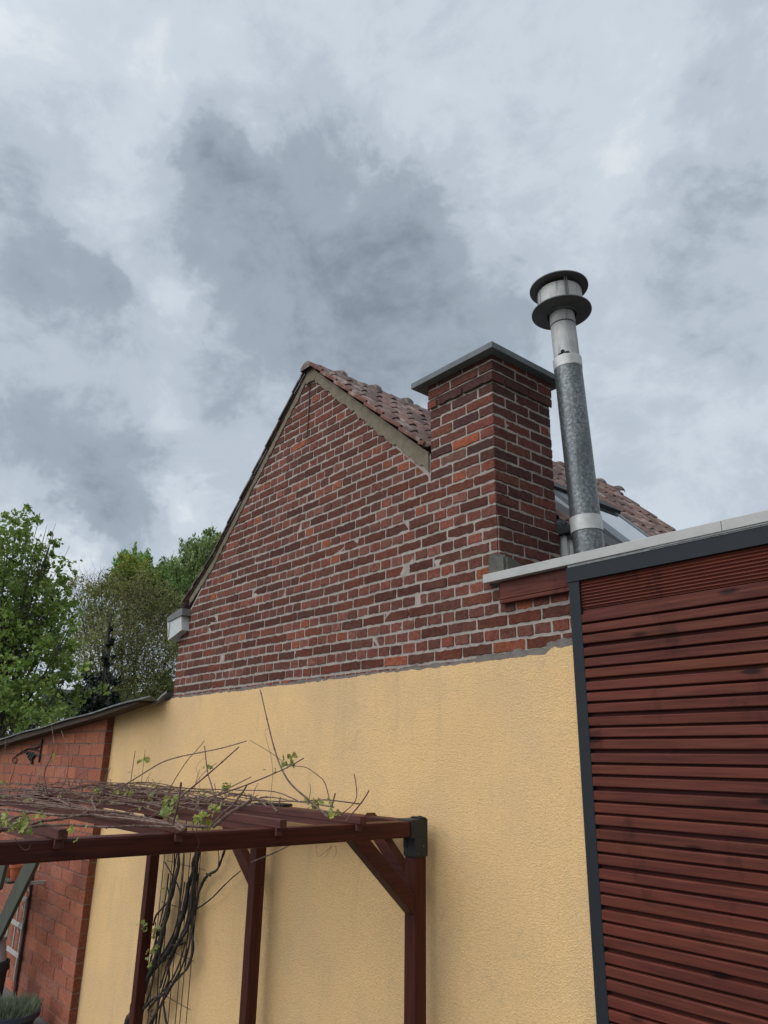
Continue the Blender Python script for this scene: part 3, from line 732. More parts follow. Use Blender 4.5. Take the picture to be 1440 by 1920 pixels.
# ------------------------------------------------------------------ flue
FB = Vector((-2.555, .40, 3.70)); FT = Vector((-2.662, .40, 5.93)); AX = (FT - FB).normalized()
flue = Th('flue_pipe', 'round mottled steel flue with double-disc cowl rising behind the coping', 'chimney pipe', tuple(FB))
def hz(z): return (z - FB.z) / AX.z
def lat(prof, seg=48): mb = MB(); mb.lathe([(r_, hz(z)) for r_, z in prof], FB, seg, AX); return mb
flue.part('pipe', lat([(.0965, 3.70), (.0945, 4.05), (.093, 4.10), (.0925, 5.27), (.088, 5.30)]), M_GALV, smooth=True)
flue.part('top_pipe', lat([(.086, 5.27), (.0855, 5.61), (.0845, 5.612), (.0845, 5.622), (.086, 5.624), (.0855, 5.74)]), M_STEELT, smooth=True)
for za, zb, rr in ((4.105, 4.205, .0985), (5.267, 5.347, .0945)):
    bd = flue.part('band', lat([(rr - .012, za), (rr, za + .002), (rr + .001, zb - .002), (rr - .012, zb)]), M_BAND, smooth=True)
def disc(z, R_, r_in): return lat([(r_in, z - .02), (r_in + .002, z - .004), (R_ - .01, z), (R_, z + .002), (R_, z + .009), (R_ - .01, z + .012), (.02, z + .014)], 64)
flue.part('disc', disc(5.722, .205, .100), M_DISC, smooth=True)
flue.part('drum', lat([(.02, 5.742), (.152, 5.742), (.152, 5.888), (.149, 5.888), (.149, 5.78), (.02, 5.78)], 64), M_STEELT, smooth=True)
flue.part('disc', disc(5.921, .203, .02), M_DISC, smooth=True)
for a in (0.6, 2.7, 4.8):
    x = AX.orthogonal().normalized(); y = AX.cross(x); c0 = FB + (x * math.cos(a) + y * math.sin(a)) * .158
    mb = MB(); mb.tube([c0 + AX * hz(5.738), c0 + AX * hz(5.925)], .005, 8); flue.part('strut', mb, M_DISC)
# seam and soot marks on the top pipe, lap of the upper clamp, rivets
dvc = (CAM - FT); dvc.z = 0; dvc.normalize()
mb = MB(); mb.lathe([(.0846, hz(5.6115)), (.0852, hz(5.6125)), (.0852, hz(5.6215)), (.0846, hz(5.6225))], FB, 48, AX); flue.part('joint', mb, M_LEAD)
def onpipe(ang, z, rr): return FB + (Matrix.Rotation(ang, 3, 'Z') @ dvc) * rr + AX * hz(z)
mb = MB(); mb.tube([onpipe(.28, z, .0845) for z in (5.35, 5.5, 5.6)], .003, 6); flue.part('seam', mb, M_STEELT)
mb = MB()
for a_, z_, q_ in ((-.35, 5.362, .010), (-.28, 5.374, .013), (-.20, 5.364, .009), (.02, 5.359, .010), (.10, 5.358, .011), (-.45, 5.357, .010), (-.6, 5.354, .009)): lump(mb, onpipe(a_, z_, .0855), q_, q_, q_ * .8, a_ * 9)
flue.part('soot', mb, M_LEAD)
mb = MB(); P = [onpipe(a_, 5.275 + .01 * (a_ - .3), .0965) for a_ in np.linspace(.30, 1.6, 12)]; P2 = [onpipe(a_, 5.352, .0965) for a_ in np.linspace(.24, 1.6, 12)]
mb.add([tuple(p) for p in P + P2], [(i, i + 1, 13 + i, 12 + i) for i in range(11)]); flue.part('band', mb, M_BAND, smooth=True)
# the strut that faces the viewer
dv = (CAM - FT); dv.z = 0; dv.normalize(); dv = Matrix.Rotation(.35, 3, 'Z') @ dv
mb = MB(); c0 = FB + dv * .160; mb.tube([c0 + AX * hz(5.738), c0 + AX * hz(5.925)], .005, 8); flue.part('strut', mb, M_DISC)

# ------------------------------------------------------------------ pergola
perg = Th('pergola', 'dark red stained timber pergola overgrown with bare vine, against the yellow wall', 'pergola', (-5.2, -1.3, 0))
A_ = .089; YF, YB = -.204, -.115; X3 = -3.489; ZB0, ZB1 = 2.321, 2.410
for xr in (X3, -5.243, -7.079):
    mb = MB(); mb.box(xr - A_, xr, YF, YB, 0, ZB0 - .001, .005); perg.part('post', mb, M_PZ)
mb = MB(); mb.box(X3 - A_, X3, -3.05, YF - .03, ZB0, ZB1, .012); perg.part('beam', mb, M_PY, label='long front beam running towards the viewer')
mb = MB(); mb.box(-7.38, X3 - A_ - .03, YF, YB, ZB0, ZB1, .010); perg.part('beam', mb, M_PX, label='back beam along the yellow wall')
mb = MB(); mb.box(-7.38, -7.29, -3.05, YF - .002, ZB0, ZB1, .010); perg.part('beam', mb, M_PY)
for yr in (-.658, -1.177, -1.724, -2.265):
    mb = MB(); h = .043; w = .042; bx = X3
    mb.box(-7.48, bx + .052, yr, yr + w, ZB1 + .001, ZB1 + h, .004)
    mb.box(-7.0, X3 - A_ - .004, yr + .002, yr + w - .002, ZB1 - .03, ZB1 + .0005)
    mb.box(bx + .003, bx + .022, yr + .002, yr + w - .002, ZB1 - .036, ZB1 + .0005, .002)
    perg.part('rafter', mb, M_RAFT)
def brace(a, b, w, h, mat, up): mb = MB(); mb.bar(a, b, w, h, .004, up=up); perg.part('brace', mb, mat)
brace((X3 - .044, -.661, 2.379), (X3 - .044, -.140, 1.909), .080, .084, M_PY, Vector((0, 1, 1)))
brace((-3.98, -.160, 2.40), (-3.518, -.160, 2.018), .070, .075, M_PX, Vector((1, 0, 1)))
brace((-5.983, -.160, 2.40), (-5.261, -.160, 1.832), .070, .084, M_PX, Vector((1, 0, 1)))
brace((-7.53, -.160, 2.40), (-7.118, -.160, 2.08), .070, .08, M_PX, Vector((1, 0, 1)))
mb = MB(); c_ = .007
mb.box(X3 - A_ - .032, X3 + c_, YF - .032, YB + c_, ZB0 - .004, ZB1 + c_ + .002, .005)
mb.box(X3 - A_ - .004, X3 + c_, YF - c_, YB + c_, ZB0 - .105, ZB0 - .002, .003)
perg.part('corner_bracket', mb, M_BRACK)
mb = MB(); mb.box(X3 - A_ - .0045, X3 - A_ + .034, YF - c_ - .0015, YF - c_ + .004, ZB0 - .060, ZB0 - .006); perg.part('bracket_notch_shade', mb, M_NOTCH_SHADE)  # black block laid on the sleeve, painting the shade inside an open notch
for (yy, z_) in ((YF + .022, ZB0 - .088), (YF + .062, ZB0 - .05)):
    mb = MB(); mb.lathe([(.0005, .003), (.003, .002), (.004, 0)], (X3 + c_, yy, z_), 12, Vector((1, 0, 0))); perg.part('screw', mb, M_GALV)
mb = MB(); lump(mb, (X3 - .05, -.13, ZB1 + .010), .055, .03, .012, 5.0, amp=.5); perg.part('moss', mb, m_bark('black_moss', (.03, .03, .022), (.012, .012, .01)))
mb = MB(); mb.box(-5.313, -5.179, YF - .006, YB + .006, ZB1 - .05, ZB1 + .012, .004); mb.box(-5.117, -4.931, YF + .01, YB + .006, ZB1 + .001, ZB1 + .02, .004); perg.part('joint_plate', mb, M_BRACK)

# ------------------------------------------------------------------ grape vine
vine = Th('grape_vine', 'old grape vine with twisted dark trunk and bare canes sprouting young green leaves', 'vine', (-7.2, -.15, 0))
r = random.Random(31)
def smooth(pts, sub=5):
    P = [Vector(p) for p in pts]; out = []
    for i in range(len(P) - 1):
        p0, p1, p2, p3 = P[max(i - 1, 0)], P[i], P[i + 1], P[min(i + 2, len(P) - 1)]
        for k in range(sub):
            t = k / sub; out.append(.5 * ((2 * p1) + (p2 - p0) * t + (2 * p0 - 5 * p1 + 4 * p2 - p3) * t * t + (3 * p1 - p0 - 3 * p2 + p3) * t ** 3))
    out.append(P[-1]); return out
def stem(mb, pts, r0_, r1_, kn=0.0, seg=8, sub=6):
    P = smooth(pts, sub); n = len(P); rad = []
    for i in range(n):
        q = r0_ + (r1_ - r0_) * i / (n - 1); rad.append(q * (1 + kn * noise.noise(P[i] * 14)))
    P = [p + Vector((noise.noise(p * 9), noise.noise(p * 9 + Vector((5, 0, 0))), 0)) * r0_ * .5 * (1 if kn else .2) for p in P]
    mb.tube(P, rad, seg)
z7 = lambda x, y: (200 + x / 5.143, 1560 + y / 5.143)
def wallpts(l, yy, conv=z7):
    o = []
    for i, p in enumerate(l):
        x, y = conv(p[0], p[1]); o.append(at(x, y, 1, yy + (p[2] if len(p) > 2 else 0)))
    return o
mb = MB()
T = lambda l, yy, a, b, kn=.45, seg=10: stem(mb, wallpts(l, yy * .55), a * .82, b * .80, kn + .1, seg)
T([(160, 2050), (200, 1851), (265, 1700), (330, 1500), (400, 1350), (500, 1260), (600, 1130), (690, 960), (745, 760), (800, 500), (850, 300), (870, 120)], -.16, .046, .020, .45, 12)
T([(230, 1900), (300, 1700), (370, 1480), (440, 1300), (490, 1180), (520, 1080), (560, 880), (600, 700), (650, 500), (690, 300), (695, 120)], -.20, .030, .017, .4)
T([(330, 1480), (480, 1290), (560, 1200), (680, 1080), (790, 880), (830, 700), (850, 500), (900, 120)], -.12, .026, .018, .4)
T([(840, 800), (860, 730), (885, 600), (960, 430), (1060, 370), (1100, 280), (1150, 150)], -.14, .018, .010, .5)
T([(1075, 350), (1082, 260), (1070, 150)], -.15, .007, .005, .3)
T([(1000, 420), (960, 400), (975, 440)], -.15, .012, .006, .3)
T([(870, 740), (1000, 650), (1150, 500), (1290, 375)], -.16, .0085, .005, .15)
T([(300, 1760), (360, 1700), (440, 1610), (540, 1570), (640, 1460), (760, 1330), (805, 1250), (835, 1100), (815, 900), (830, 760)], -.22, .015, .012, .3)
T([(590, 1190), (600, 1400), (545, 1600), (585, 1900)], -.19, .011, .010, .3)
T([(760, 1070), (690, 1090), (620, 1100), (520, 1200)], -.17, .010, .012, .3)
T([(765, 1060), (700, 1270), (610, 1450), (520, 1560), (400, 1720)], -.16, .009, .009, .3)
T([(450, 900), (480, 800), (570, 700), (620, 600), (640, 480)], -.17, .011, .008, .3)
T([(560, 290), (640, 430), (705, 580), (700, 860)], -.18, .006, .010, .2)
T([(470, 1900), (490, 1640), (500, 1300), (525, 1000), (530, 880)], -.21, .010, .008, .2)
T([(300, 1850), (420, 1540), (470, 1280), (480, 1060), (470, 870)], -.17, .012, .006, .2)
T([(745, 120), (745, 300), (720, 560), (690, 800), (640, 1000)], -.13, .007, .008, .2)
T([(830, 1850 - 950), (825, 1150), (800, 1260)], -.2, .014, .012, .3)
T([(585, 520), (600, 640), (560, 800), (545, 1020)], -.19, .006, .012, .3)
T([(500, 1900), (520, 1700), (560, 1640)], -.18, .009, .008, .2)
T([(400, 1740), (440, 1720), (420, 1770), (480, 1800)], -.2, .006, .003, .2)
T([(570, 1580), (690, 1650), (810, 1715)], -.16, .0035, .003, .1, 6)
MAINS = [[(230, 1900), (330, 1500), (420, 1330), (520, 1200), (640, 1020), (720, 760), (790, 480), (840, 120)], [(300, 1900), (420, 1500), (480, 1150), (560, 860), (610, 600), (665, 350), (690, 120)], [(420, 1900), (520, 1500), (620, 1180), (760, 900), (810, 600), (850, 300), (880, 120)], [(380, 1850), (560, 1560), (720, 1300), (790, 1000), (820, 700), (860, 400)], [(250, 1880), (380, 1560), (450, 1300), (500, 1000), (590, 700), (640, 400), (670, 120)]]
for i in range(16):
    M_ = MAINS[i % 5]; a_, b_ = sorted((r.uniform(0, .5), r.uniform(.55, 1))); n_ = len(M_); o1, o2 = r.gauss(0, 26), r.gauss(0, 26)
    seg_ = [(x + o1 * (1 - j / n_) + o2 * j / n_ + r.gauss(0, 9), y) for j, (x, y) in enumerate(M_) if a_ * n_ <= j + .5 <= b_ * n_ + 1]
    if len(seg_) > 2: q_ = r.uniform(.006, .013); T(seg_, -.12 - .12 * r.random(), q_, q_ * .75, .35, 8)
vine.part('trunk', mb, M_VTRUNK, smooth=True)
# canes ---------------------------------------------------------------
ZC = 2.469
def canepts(l, conv, first_top=True):
    """first listed point sits on top of the rafters; the rest rise in the upright plane through it"""
    x, y = conv(*l[0]); base = at(x, y, 2, ZC); return [base] + [at(*conv(*p), 1, base.y + .0) for p in l[1:]]
c2 = lambda x, y: (x / 2.88, 1300 + y / 2.88)
c3 = lambda x, y: (400 + x / 2.88, 1300 + y / 2.88)
mb = MB(); tips = []
def knots(P, rr):
    for p in P[1:-1]:
        lump2(mb, p, rr * 1.75)
def lump2(mb, c, q):
    v = [(q, 0, 0), (-q, 0, 0), (0, q, 0), (0, -q, 0), (0, 0, q), (0, 0, -q)]
    mb.add([Vector(c) + Vector(a) for a in v], [(0, 2, 4), (2, 1, 4), (1, 3, 4), (3, 0, 4), (2, 0, 5), (1, 2, 5), (3, 1, 5), (0, 3, 5)])
def shoot(l, conv, r0_=.0036, r1_=.0022, tip=False):
    P = canepts(l, conv); stem(mb, P, r0_, r1_, 0, 6, 4); knots(P, (r0_ + r1_) / 2); tips.append(P)
shoot([(695, 560), (705, 480), (730, 310)], c2); shoot([(905, 530 + 30), (930, 490), (1010, 365), (1060, 310), (1105, 255)], c2)
shoot([(560, 560), (730, 460), (865, 378), (960, 345), (1080, 320), (1200, 295), (1330, 258)], c2, .0042, .0026)
shoot([(870, 660), (1000, 540), (1120, 440), (1200, 370), (1290, 290)], c2, .0044, .0028)
shoot([(1175, 610), (1140, 490), (1120, 420), (1105, 285)], c2, .0042, .003); shoot([(930, 720), (960, 600), (978, 480)], c2, .0052, .0045)
shoot([(985, 600), (1130, 560), (1290, 510), (1440, 450), (1552, 400), (1640, 350)], c2, .0044, .0028)
shoot([(1130, 725), (1210, 640), (1270, 590), (1335, 495)], c2, .0045, .0034); shoot([(1060, 640), (1185, 520 + 20), (1230, 515), (1355, 452)], c2, .0034, .0022)
shoot([(1085, 670), (1068, 600), (1055, 550)], c2, .0042, .004)
shoot([(255, 550), (240, 460), (250, 400), (290, 300), (285, 220), (275, 150)], c2); shoot([(320, 520), (355, 470), (372, 350), (355, 270), (330, 200)], c2)
shoot([(50, 545), (55, 480), (70, 430), (80, 390)], c2); shoot([(30, 560), (20, 500), (30, 250), (40, 180)], c2, .0022, .0015)
shoot([(-60, 520), (0, 330), (60, 260), (110, 220)], c2, .0024, .0016); shoot([(500, 520), (475, 450), (430, 350)], c2, .0024, .0016)
shoot([(760, 540), (765, 470), (785, 300), (800, 430)][:3], c2, .0024, .0018); shoot([(780, 500), (790, 470), (815, 430)], c2, .0024, .002)
shoot([(560, 500), (575, 450), (600, 400)], c2, .0022, .0018)
shoot([(380, 510), (430, 440), (520, 395)], c2, .0022, .0016)
shoot([(1040, 560), (1060, 470), (1080, 410)], c2, .0022, .0016); shoot([(1010, 560), (1090, 440), (1170, 375)], c2, .002, .0016)
shoot([(620, 668), (520, 580), (420, 490), (370, 410), (330, 300), (290, 140), (258, 0), (252, -20)], c3, .0062, .0026)
shoot([(640, 640), (605, 490), (560, 440), (500, 400), (445, 392), (390, 378), (310, 320), (200, 255)], c3, .003, .002)
shoot([(690, 655), (768, 580), (770, 490), (760, 435)], c3, .0028, .0024); shoot([(715, 690), (800, 590), (840, 525)], c3, .0034, .0032)
shoot([(632, 650), (645, 590), (658, 540)], c3, .0045, .0042); shoot([(350, 640), (356, 600), (362, 560)], c3, .0034, .0028)
shoot([(0, 720), (100, 640), (200, 580), (190, 545)], c3, .008, .004); shoot([(345, 640), (300, 590), (250, 575), (200, 580)], c3, .0065, .007)
shoot([(300, 620), (260, 590), (215, 570), (200, 580)], c3, .0045, .005)
# tendrils
shoot([(480, 655), (500, 630), (530, 600), (470, 590), (400, 620)][:4], c3, .0012, .001)
shoot([(1060, 560), (1080, 480), (1060, 400), (1100, 350), (1110, 360)], c2, .0012, .001)
shoot([(300, 250 + 390), (320, 400), (280, 220), (295, 190)][:4], c3, .0012, .001)
# canes lying across the rafters (traced)
def lay(l, conv, r0_=.0048, r1_=.0034, dz=0.0):
    P = [at(*conv(*p), 2, ZC + dz + .004 * r.random()) for p in l]; stem(mb, P, r0_, r1_, 0, 6, 4); knots(P, (r0_ + r1_) / 2)
LZ = lambda x, y: (x / 7.2, 1480 + y / 7.2); LZ2 = lambda x, y: (180 + x / 7.2, 1480 + y / 7.2)
lay([(-300, 225), (0, 262), (250, 290), (500, 320), (660, 340), (980, 355), (1280, 350), (1440, 375), (1700, 395), (2040, 440), (2300, 475), (2500, 520)], LZ, .0085, .005)
lay([(-200, 130), (0, 150), (420, 172), (740, 190), (1000, 235), (1400, 310), (1700, 365), (2100, 430)], LZ, .006, .004)
lay([(130, 410), (420, 310), (700, 230), (860, 165), (1110, 100), (1300, 75)], LZ, .006, .004)
lay([(370, 520), (560, 490), (700, 485), (1000, 485), (1440, 510), (1800, 495), (2100, 500), (2400, 510)], LZ, .0058, .004)
lay([(-100, 30), (200, 5), (400, 30), (620, 100), (900, 175), (1200, 260), (1500, 330)], LZ, .005, .004)
lay([(400, 480), (560, 430), (700, 415), (840, 400), (960, 375), (1130, 330), (1300, 225), (1440, 140)], LZ, .0062, .004)
lay([(-100, 110), (200, 90), (560, 110), (900, 130), (1300, 200), (1440, 205), (1700, 200), (2000, 180), (2300, 180)], LZ, .0048, .0036)
lay([(0, 150), (350, 190), (650, 250), (900, 330), (1000, 390)], LZ2, .005, .0032)
lay([(300, 330), (450, 300), (650, 240), (850, 210), (1000, 180)], LZ2, .005, .0036)
lay([(700, 395), (900, 290), (1100, 200), (1300, 120), (1450, 60)], LZ2, .0042, .003)
lay([(1130, 275), (1400, 200), (1700, 120), (2000, 40)], LZ2, .0042, .003)
lay([(1000, 480), (1200, 490), (1440, 505), (1500, 500)], LZ2, .0075, .006); lay([(0, 280), (250, 300), (620, 375), (900, 440), (1050, 500), (1150, 555)], LZ2, .007, .005)
lay([(1000, 380), (1080, 430), (1180, 540)], LZ2, .005, .006); lay([(100, 60), (500, 40), (900, 60), (1100, 100)], LZ2, .0045, .003)
lay([(0, 130), (600, 110), (1000, 130), (1500, 160), (1900, 200)], LZ2, .004, .003); lay([(-400, 590), (-250, 570), (0, 545), (130, 530)], LZ, .010, .008)
for i in range(80):       # the rest of the tangle
    x = r.uniform(-7.0, -3.7); y = -.24 - 1.78 * r.random() ** 1.3; a = r.gauss(PI, .38); ln = r.uniform(.7, 2.4); P = []
    for k in range(6):
        P.append(Vector((x, y, ZC + r.uniform(-.012, .014) + .055 * (i / 80) ** 2 * (1 if k in (1, 2, 3) else .4)))); x += math.cos(a) * ln / 5; y += math.sin(a) * ln / 5; a += r.gauss(0, .18)
        if y > -.12 or x < -7.7 or y < -2.35: break
    if len(P) > 2: q_ = r.uniform(.0032, .0058); stem(mb, P, q_, q_ * .7, 0, 6, 3); knots(P, q_ * .8)
for i in range(52):       # short twigs standing up from the tangle
    x = r.uniform(-7.0, -4.2); y = -.35 - 1.5 * r.random(); p = Vector((x, y, ZC)); P = [p]
    d = Vector((r.gauss(0, .5), r.gauss(0, .5), 1)).normalized(); ln = r.uniform(.05, .16)
    for k in range(3): p = p + d * ln / 3; d = (d + Vector((r.gauss(0, .2), r.gauss(0, .2), 0))).normalized(); P.append(p)
    stem(mb, P, .0026, .0018, 0, 6, 2)
# the cane below the beam and the loose tendrils
P = [at(*c3(*p), 1, -.9) for p in [(205, 912), (320, 865), (410, 822)]]; stem(mb, P, .0042, .003, 0, 6, 4); knots(P, .004)
for l in ([(560, 820), (555, 850), (570, 880), (600, 860), (640, 822)], [(640, 822), (615, 870), (605, 885)], [(660, 822), (664, 860), (650, 890)], [(1440 - 1020, 822), (430, 800)]):
    P = [at(*c3(*p), 1, -.80) for p in l]; stem(mb, P, .0011, .0009, 0, 5, 4)
P = [at(*c2(*p), 0, X3 + .012) for p in [(80, 780), (100, 815), (130, 845), (155, 840), (165, 815)]]; stem(mb, P, .0016, .0013, 0, 5, 4)
P = [at(*LZ2(*p), 0, X3 + .008) for p in [(1300, 540), (1370, 650), (1390, 740), (1340, 830)]]; stem(mb, P, .0011, .001, 0, 5, 4)
vine.part('canes', mb, M_CANE)
# leaves ---------------------------------------------------------------
LOB = [(0, -.02), (.18, -.16), (.34, -.10), (.30, .06), (.50, .14), (.40, .26), (.46, .44), (.28, .44), (.20, .58), (.10, .60), (0, .82)]
LOB = LOB + [(-x, y) for x, y in LOB[-2:0:-1]]
def leaf(mb, p, size, r, face=None, col=None):
    nrm = Vector((r.gauss(0, .7), r.gauss(-.6, .6), r.gauss(.5, .6))).normalized(); x = nrm.orthogonal().normalized(); x = Matrix.Rotation(r.uniform(0, 6.28), 3, nrm) @ x; y = nrm.cross(x)
    f_ = r.uniform(.15, .55); vs = [Vector(p) + (x * a * math.cos(f_ * abs(a) * 2) + y * b + nrm * (abs(a) * f_ + .12 * math.sin(b * 7 + a * 9)) ) * size for a, b in LOB]
    ce = Vector(p) + y * .28 * size; n = len(vs); k = r.uniform(.75, 1.25); c_ = col or (k * r.uniform(.9, 1.25), k, k * r.uniform(.7, 1.3))
    mb.add(vs + [ce], [(i, (i + 1) % n, n) for i in range(n)], c_)
mb = MB(); r = random.Random(77)
CL = [(c2, 775, 370, 5, .05, 0), (c2, 285, 355, 2, .045, 0), (c2, 920, 600, 8, .055, 1), (c2, 910, 650, 6, .055, 1), (c2, 1165, 630, 6, .045, 1), (c2, 1080, 690, 6, .05, 1), (c2, 1145, 400, 3, .035, 0),
      (c2, 1230, 510, 5, .045, 0), (c2, 510, 545, 6, .045, 1), (c2, 690, 545, 5, .045, 1), (c2, 810, 570, 4, .04, 1), (c2, 120, 725, 8, .055, 1), (c2, 25, 695, 7, .05, 1), (c2, 10, 480, 5, .05, 1), (c2, 200, 665, 3, .03, 1), (c2, 250, 690, 2, .025, 1),
      (c2, 215, 420, 3, .03, 0), (c2, 1085, 550, 3, .04, 0), (c2, 1000, 540, 3, .035, 0), (c2, 625, 545, 4, .035, 1), (c2, 430, 730, 3, .03, 1), (c2, 830, 500, 3, .04, 0), (c2, 90, 500, 4, .035, 1), (c2, 720, 440, 2, .03, 0),
      (c3, 430, 365, 5, .065, 0), (c3, 325, 420, 2, .045, 0), (c3, 560, 600, 6, .05, 1), (c3, 640, 640, 5, .045, 1), (c3, 520, 580, 3, .035, 0), (c3, 80, 515, 4, .045, 0), (c3, 630, 580, 2, .03, 0), (c3, 205, 560, 2, .03, 0)]
for (cv, x, y, n, s_, top_) in CL:
    px_, py_ = cv(x, y); p = at(px_, py_, 2, ZC + .02) if (top_ and py_ > 1475) else at(px_, py_, 1, -.75 if x > 500 or cv is c3 else -1.0)
    for i in range(n): leaf(mb, p + Vector((r.gauss(0, .024), r.gauss(0, .02), r.gauss(.005, .016))), s_ * r.uniform(.6, 1.15), r)
for (x, y) in ((360, 920), (350, 940), (320, 865), (430, 975), (430, 1165), (450, 1150), (400, 1240), (470, 930), (560, 545)):
    p = at(*z7(x, y), 1, -.24)
    for i in range(3): leaf(mb, p + Vector((r.gauss(0, .02), r.gauss(0, .02), r.gauss(0, .02))), .05 * r.uniform(.6, 1.1), r)
for i in range(60): p = Vector((r.uniform(-7, -4.0), -.35 - 1.7 * r.random(), ZC + .015)); leaf(mb, p, .022 * r.uniform(.6, 1.3), r)
vine.part('leaves', mb, M_VLEAF)
# wire mesh the vine is tied to
mb = MB()
for (xa, ya, xb, yb) in ((690, 210, 480, 1851), (620, 210, 430, 1500), (745, 210, 660, 1851), (800, 200, 765, 1851), (660, 300, 590, 1851), (870, 200, 770, 1100)):
    a = at(*z7(xa, ya), 1, -.07); b = at(*z7(xb, yb), 1, -.07); xm = b.x; mb.tube([(xm, -.07, 2.35), (xm, -.07, .1)], .0035, 6)
for (xa, ya, xb, yb) in ((570, 285, 940, 362), (515, 680, 860, 782), (640, 1165, 830, 1250)):
    a = at(*z7(xa, ya), 1, -.09); b = at(*z7(xb, yb), 1, -.09); mb.tube([(a.x, -.077, (a.z + b.z) / 2), (b.x, -.077, (a.z + b.z) / 2)], .0028, 6)
o = mb.build('wire_mesh', M_LEAD); o['label'] = 'thin dark upright training wires on the yellow wall behind the vine'; o['category'] = 'wire mesh'

# ------------------------------------------------------------------ iron hanging bracket on the block wall
br = Th('hanging_bracket', 'black wrought iron hanging basket bracket with a grape bunch on the orange wall', 'bracket', (-11.18, -.1, 2.65))
M_IRON = m_metal('black_iron', (.012, .011, .011), .5, .3, .2)
zb = lambda x, y: (x / 5.76, 1300 + y / 5.76)
BP = lambda x, y: (lambda p: p)(at(*zb(x, y), 1, -.12))
mb = MB(); mb.tube([BP(458, 495), BP(420, 748)], .012, 8); 
mb.tube(smooth([BP(437, 560), BP(380, 592), BP(300, 600), BP(235, 632), BP(185, 668), BP(140, 705)]), .009, 8)
mb.tube(smooth([BP(432, 628), BP(370, 606), BP(330, 604)]), .008, 8)
mb.tube(smooth([BP(430, 700), BP(400, 672), BP(350, 645), BP(290, 632), BP(235, 634)]), .008, 8)
mb.tube(smooth([BP(140, 705), BP(133, 728), BP(148, 748), BP(172, 742), BP(184, 720), BP(174, 702)]), .007, 8); br.part('frame', mb, M_IRON, smooth=True)
mb = MB()
for (x, y, s_) in ((300, 645, 17), (325, 665, 17), (350, 655, 17), (372, 672, 15), (312, 680, 15), (338, 690, 17), (360, 690, 15), (325, 705, 15), (345, 715, 15), (347, 748, 15), (340, 730, 15), (356, 672, 13), (330, 648, 13), (318, 662, 13), (346, 702, 13), (345, 738, 12)):
    bm = bmesh.new(); bmesh.ops.create_icosphere(bm, subdivisions=2, radius=s_ / 5.76 / FPX * 11.6 * 1.05); c0 = BP(x, y)
    for v in bm.verts: v.co += c0
    mb.bm(bm)
    mb.tube([c0, BP(338, 690)], .006, 6)
br.part('grape_bunch', mb, M_IRON, smooth=True)

# ------------------------------------------------------------------ corner clutter, bottom left
z6 = lambda x, y: (x / 6, 1600 + y / 6)
M_PLANK = m_wood('grey_green_plank', (.085, .088, .066), (.055, .058, .045), (1, 1, .1), .8, .2, False)
M_PLAST_W = m_metal('white_painted_slat', (.42, .40, .36), .6, 0, .3, 25)
def plankmb(pts, yy, th=.04):
    P = [at(x, y, 1, yy) for x, y in pts]; m_ = MB(); m_.prism([(p.x, p.z) for p in P], lambda p: (p[0], yy, p[1]), lambda p: (p[0], yy + th, p[1])); return m_
o = plankmb([(-60, 1843), (96, 1545), (75, 1545 - 8), (44, 1618), (-60, 1818 - 20)][:1] + [(-40, 1800), (0, 1717), (44, 1621), (76, 1548), (97, 1548), (68, 1618), (0, 1757), (-40, 1838)][0:0] + [(-40, 1835), (0, 1757), (66, 1622), (97, 1548), (76, 1548), (43, 1621), (0, 1715), (-40, 1795)][1:], -.62).build('wooden_plank', M_PLANK)
o['label'] = 'broad grey-green plank leaning across the left corner in front of the orange wall'; o['category'] = 'plank'
o = plankmb([(-40, 1690), (-40, 1650), (-6, 1640), (6, 1612), (9, 1622), (-2, 1668)], -.70).build('wooden_plank', M_PLANK)
o['label'] = 'dark grey-green board end beside the two terracotta pots at the left edge'; o['category'] = 'plank'
tr = Th('garden_trellis', 'white slatted garden trellis leaning upright on the orange block wall', 'trellis', (-10.3, -.16, 0))
XT = (-10.72, -10.40, -10.075)
for i, (x, za, zb_) in enumerate(((-10.62, .45, 1.02), (-10.36, .45, 1.30), (-10.09, .30, 1.42))):
    a = at(*z6((75, 140, 155)[i], (960, 1060, 1430)[i]), 1, -.16); b = at(*z6((105, 225, 300)[i], (760, 500, 540)[i]), 1, -.16)
    mb = MB(); mb.bar((a.x, -.16, a.z), (a.x + (b.x - a.x) * .3, -.16, b.z), .028, .012, .002, up=Vector((0, 1, 0))); tr.part('upright', mb, M_PLAST_W)
for (xa, ya, xb, yb) in ((225, 485, 300, 525), (108, 745, 250, 830), (80, 1065, 208, 1155)):
    a = at(*z6(xa, ya), 1, -.18); b = at(*z6(xb, yb), 1, -.18)
    mb = MB(); mb.bar((a.x, -.18, (a.z + b.z) / 2), (b.x, -.18, (a.z + b.z) / 2), .012, .052, .003); tr.part('crossbar', mb, M_PLAST_W)
mb = MB(); P = [at(*z6(*p), 1, -.2) for p in ((350, 250), (310, 340), (325, 470), (255, 570), (270, 700), (205, 830), (200, 900))]; mb.tube(smooth(P), .006, 6); tr.part('cord', mb, M_PLAST_W)
fr = MB(); a = at(64, 1620, 1, -.12); fr.box(a.x - .035, a.x + .035, -.135, -.104, 0, 1.95, .003)
o = fr.build('wooden_batten', m_wood('brown_batten', (.10, .045, .035), (.05, .028, .022), (1, 1, .05), .7, .2, False)); o['label'] = 'narrow dark brown batten fixed upright on the orange wall beside the trellis'; o['category'] = 'batten'
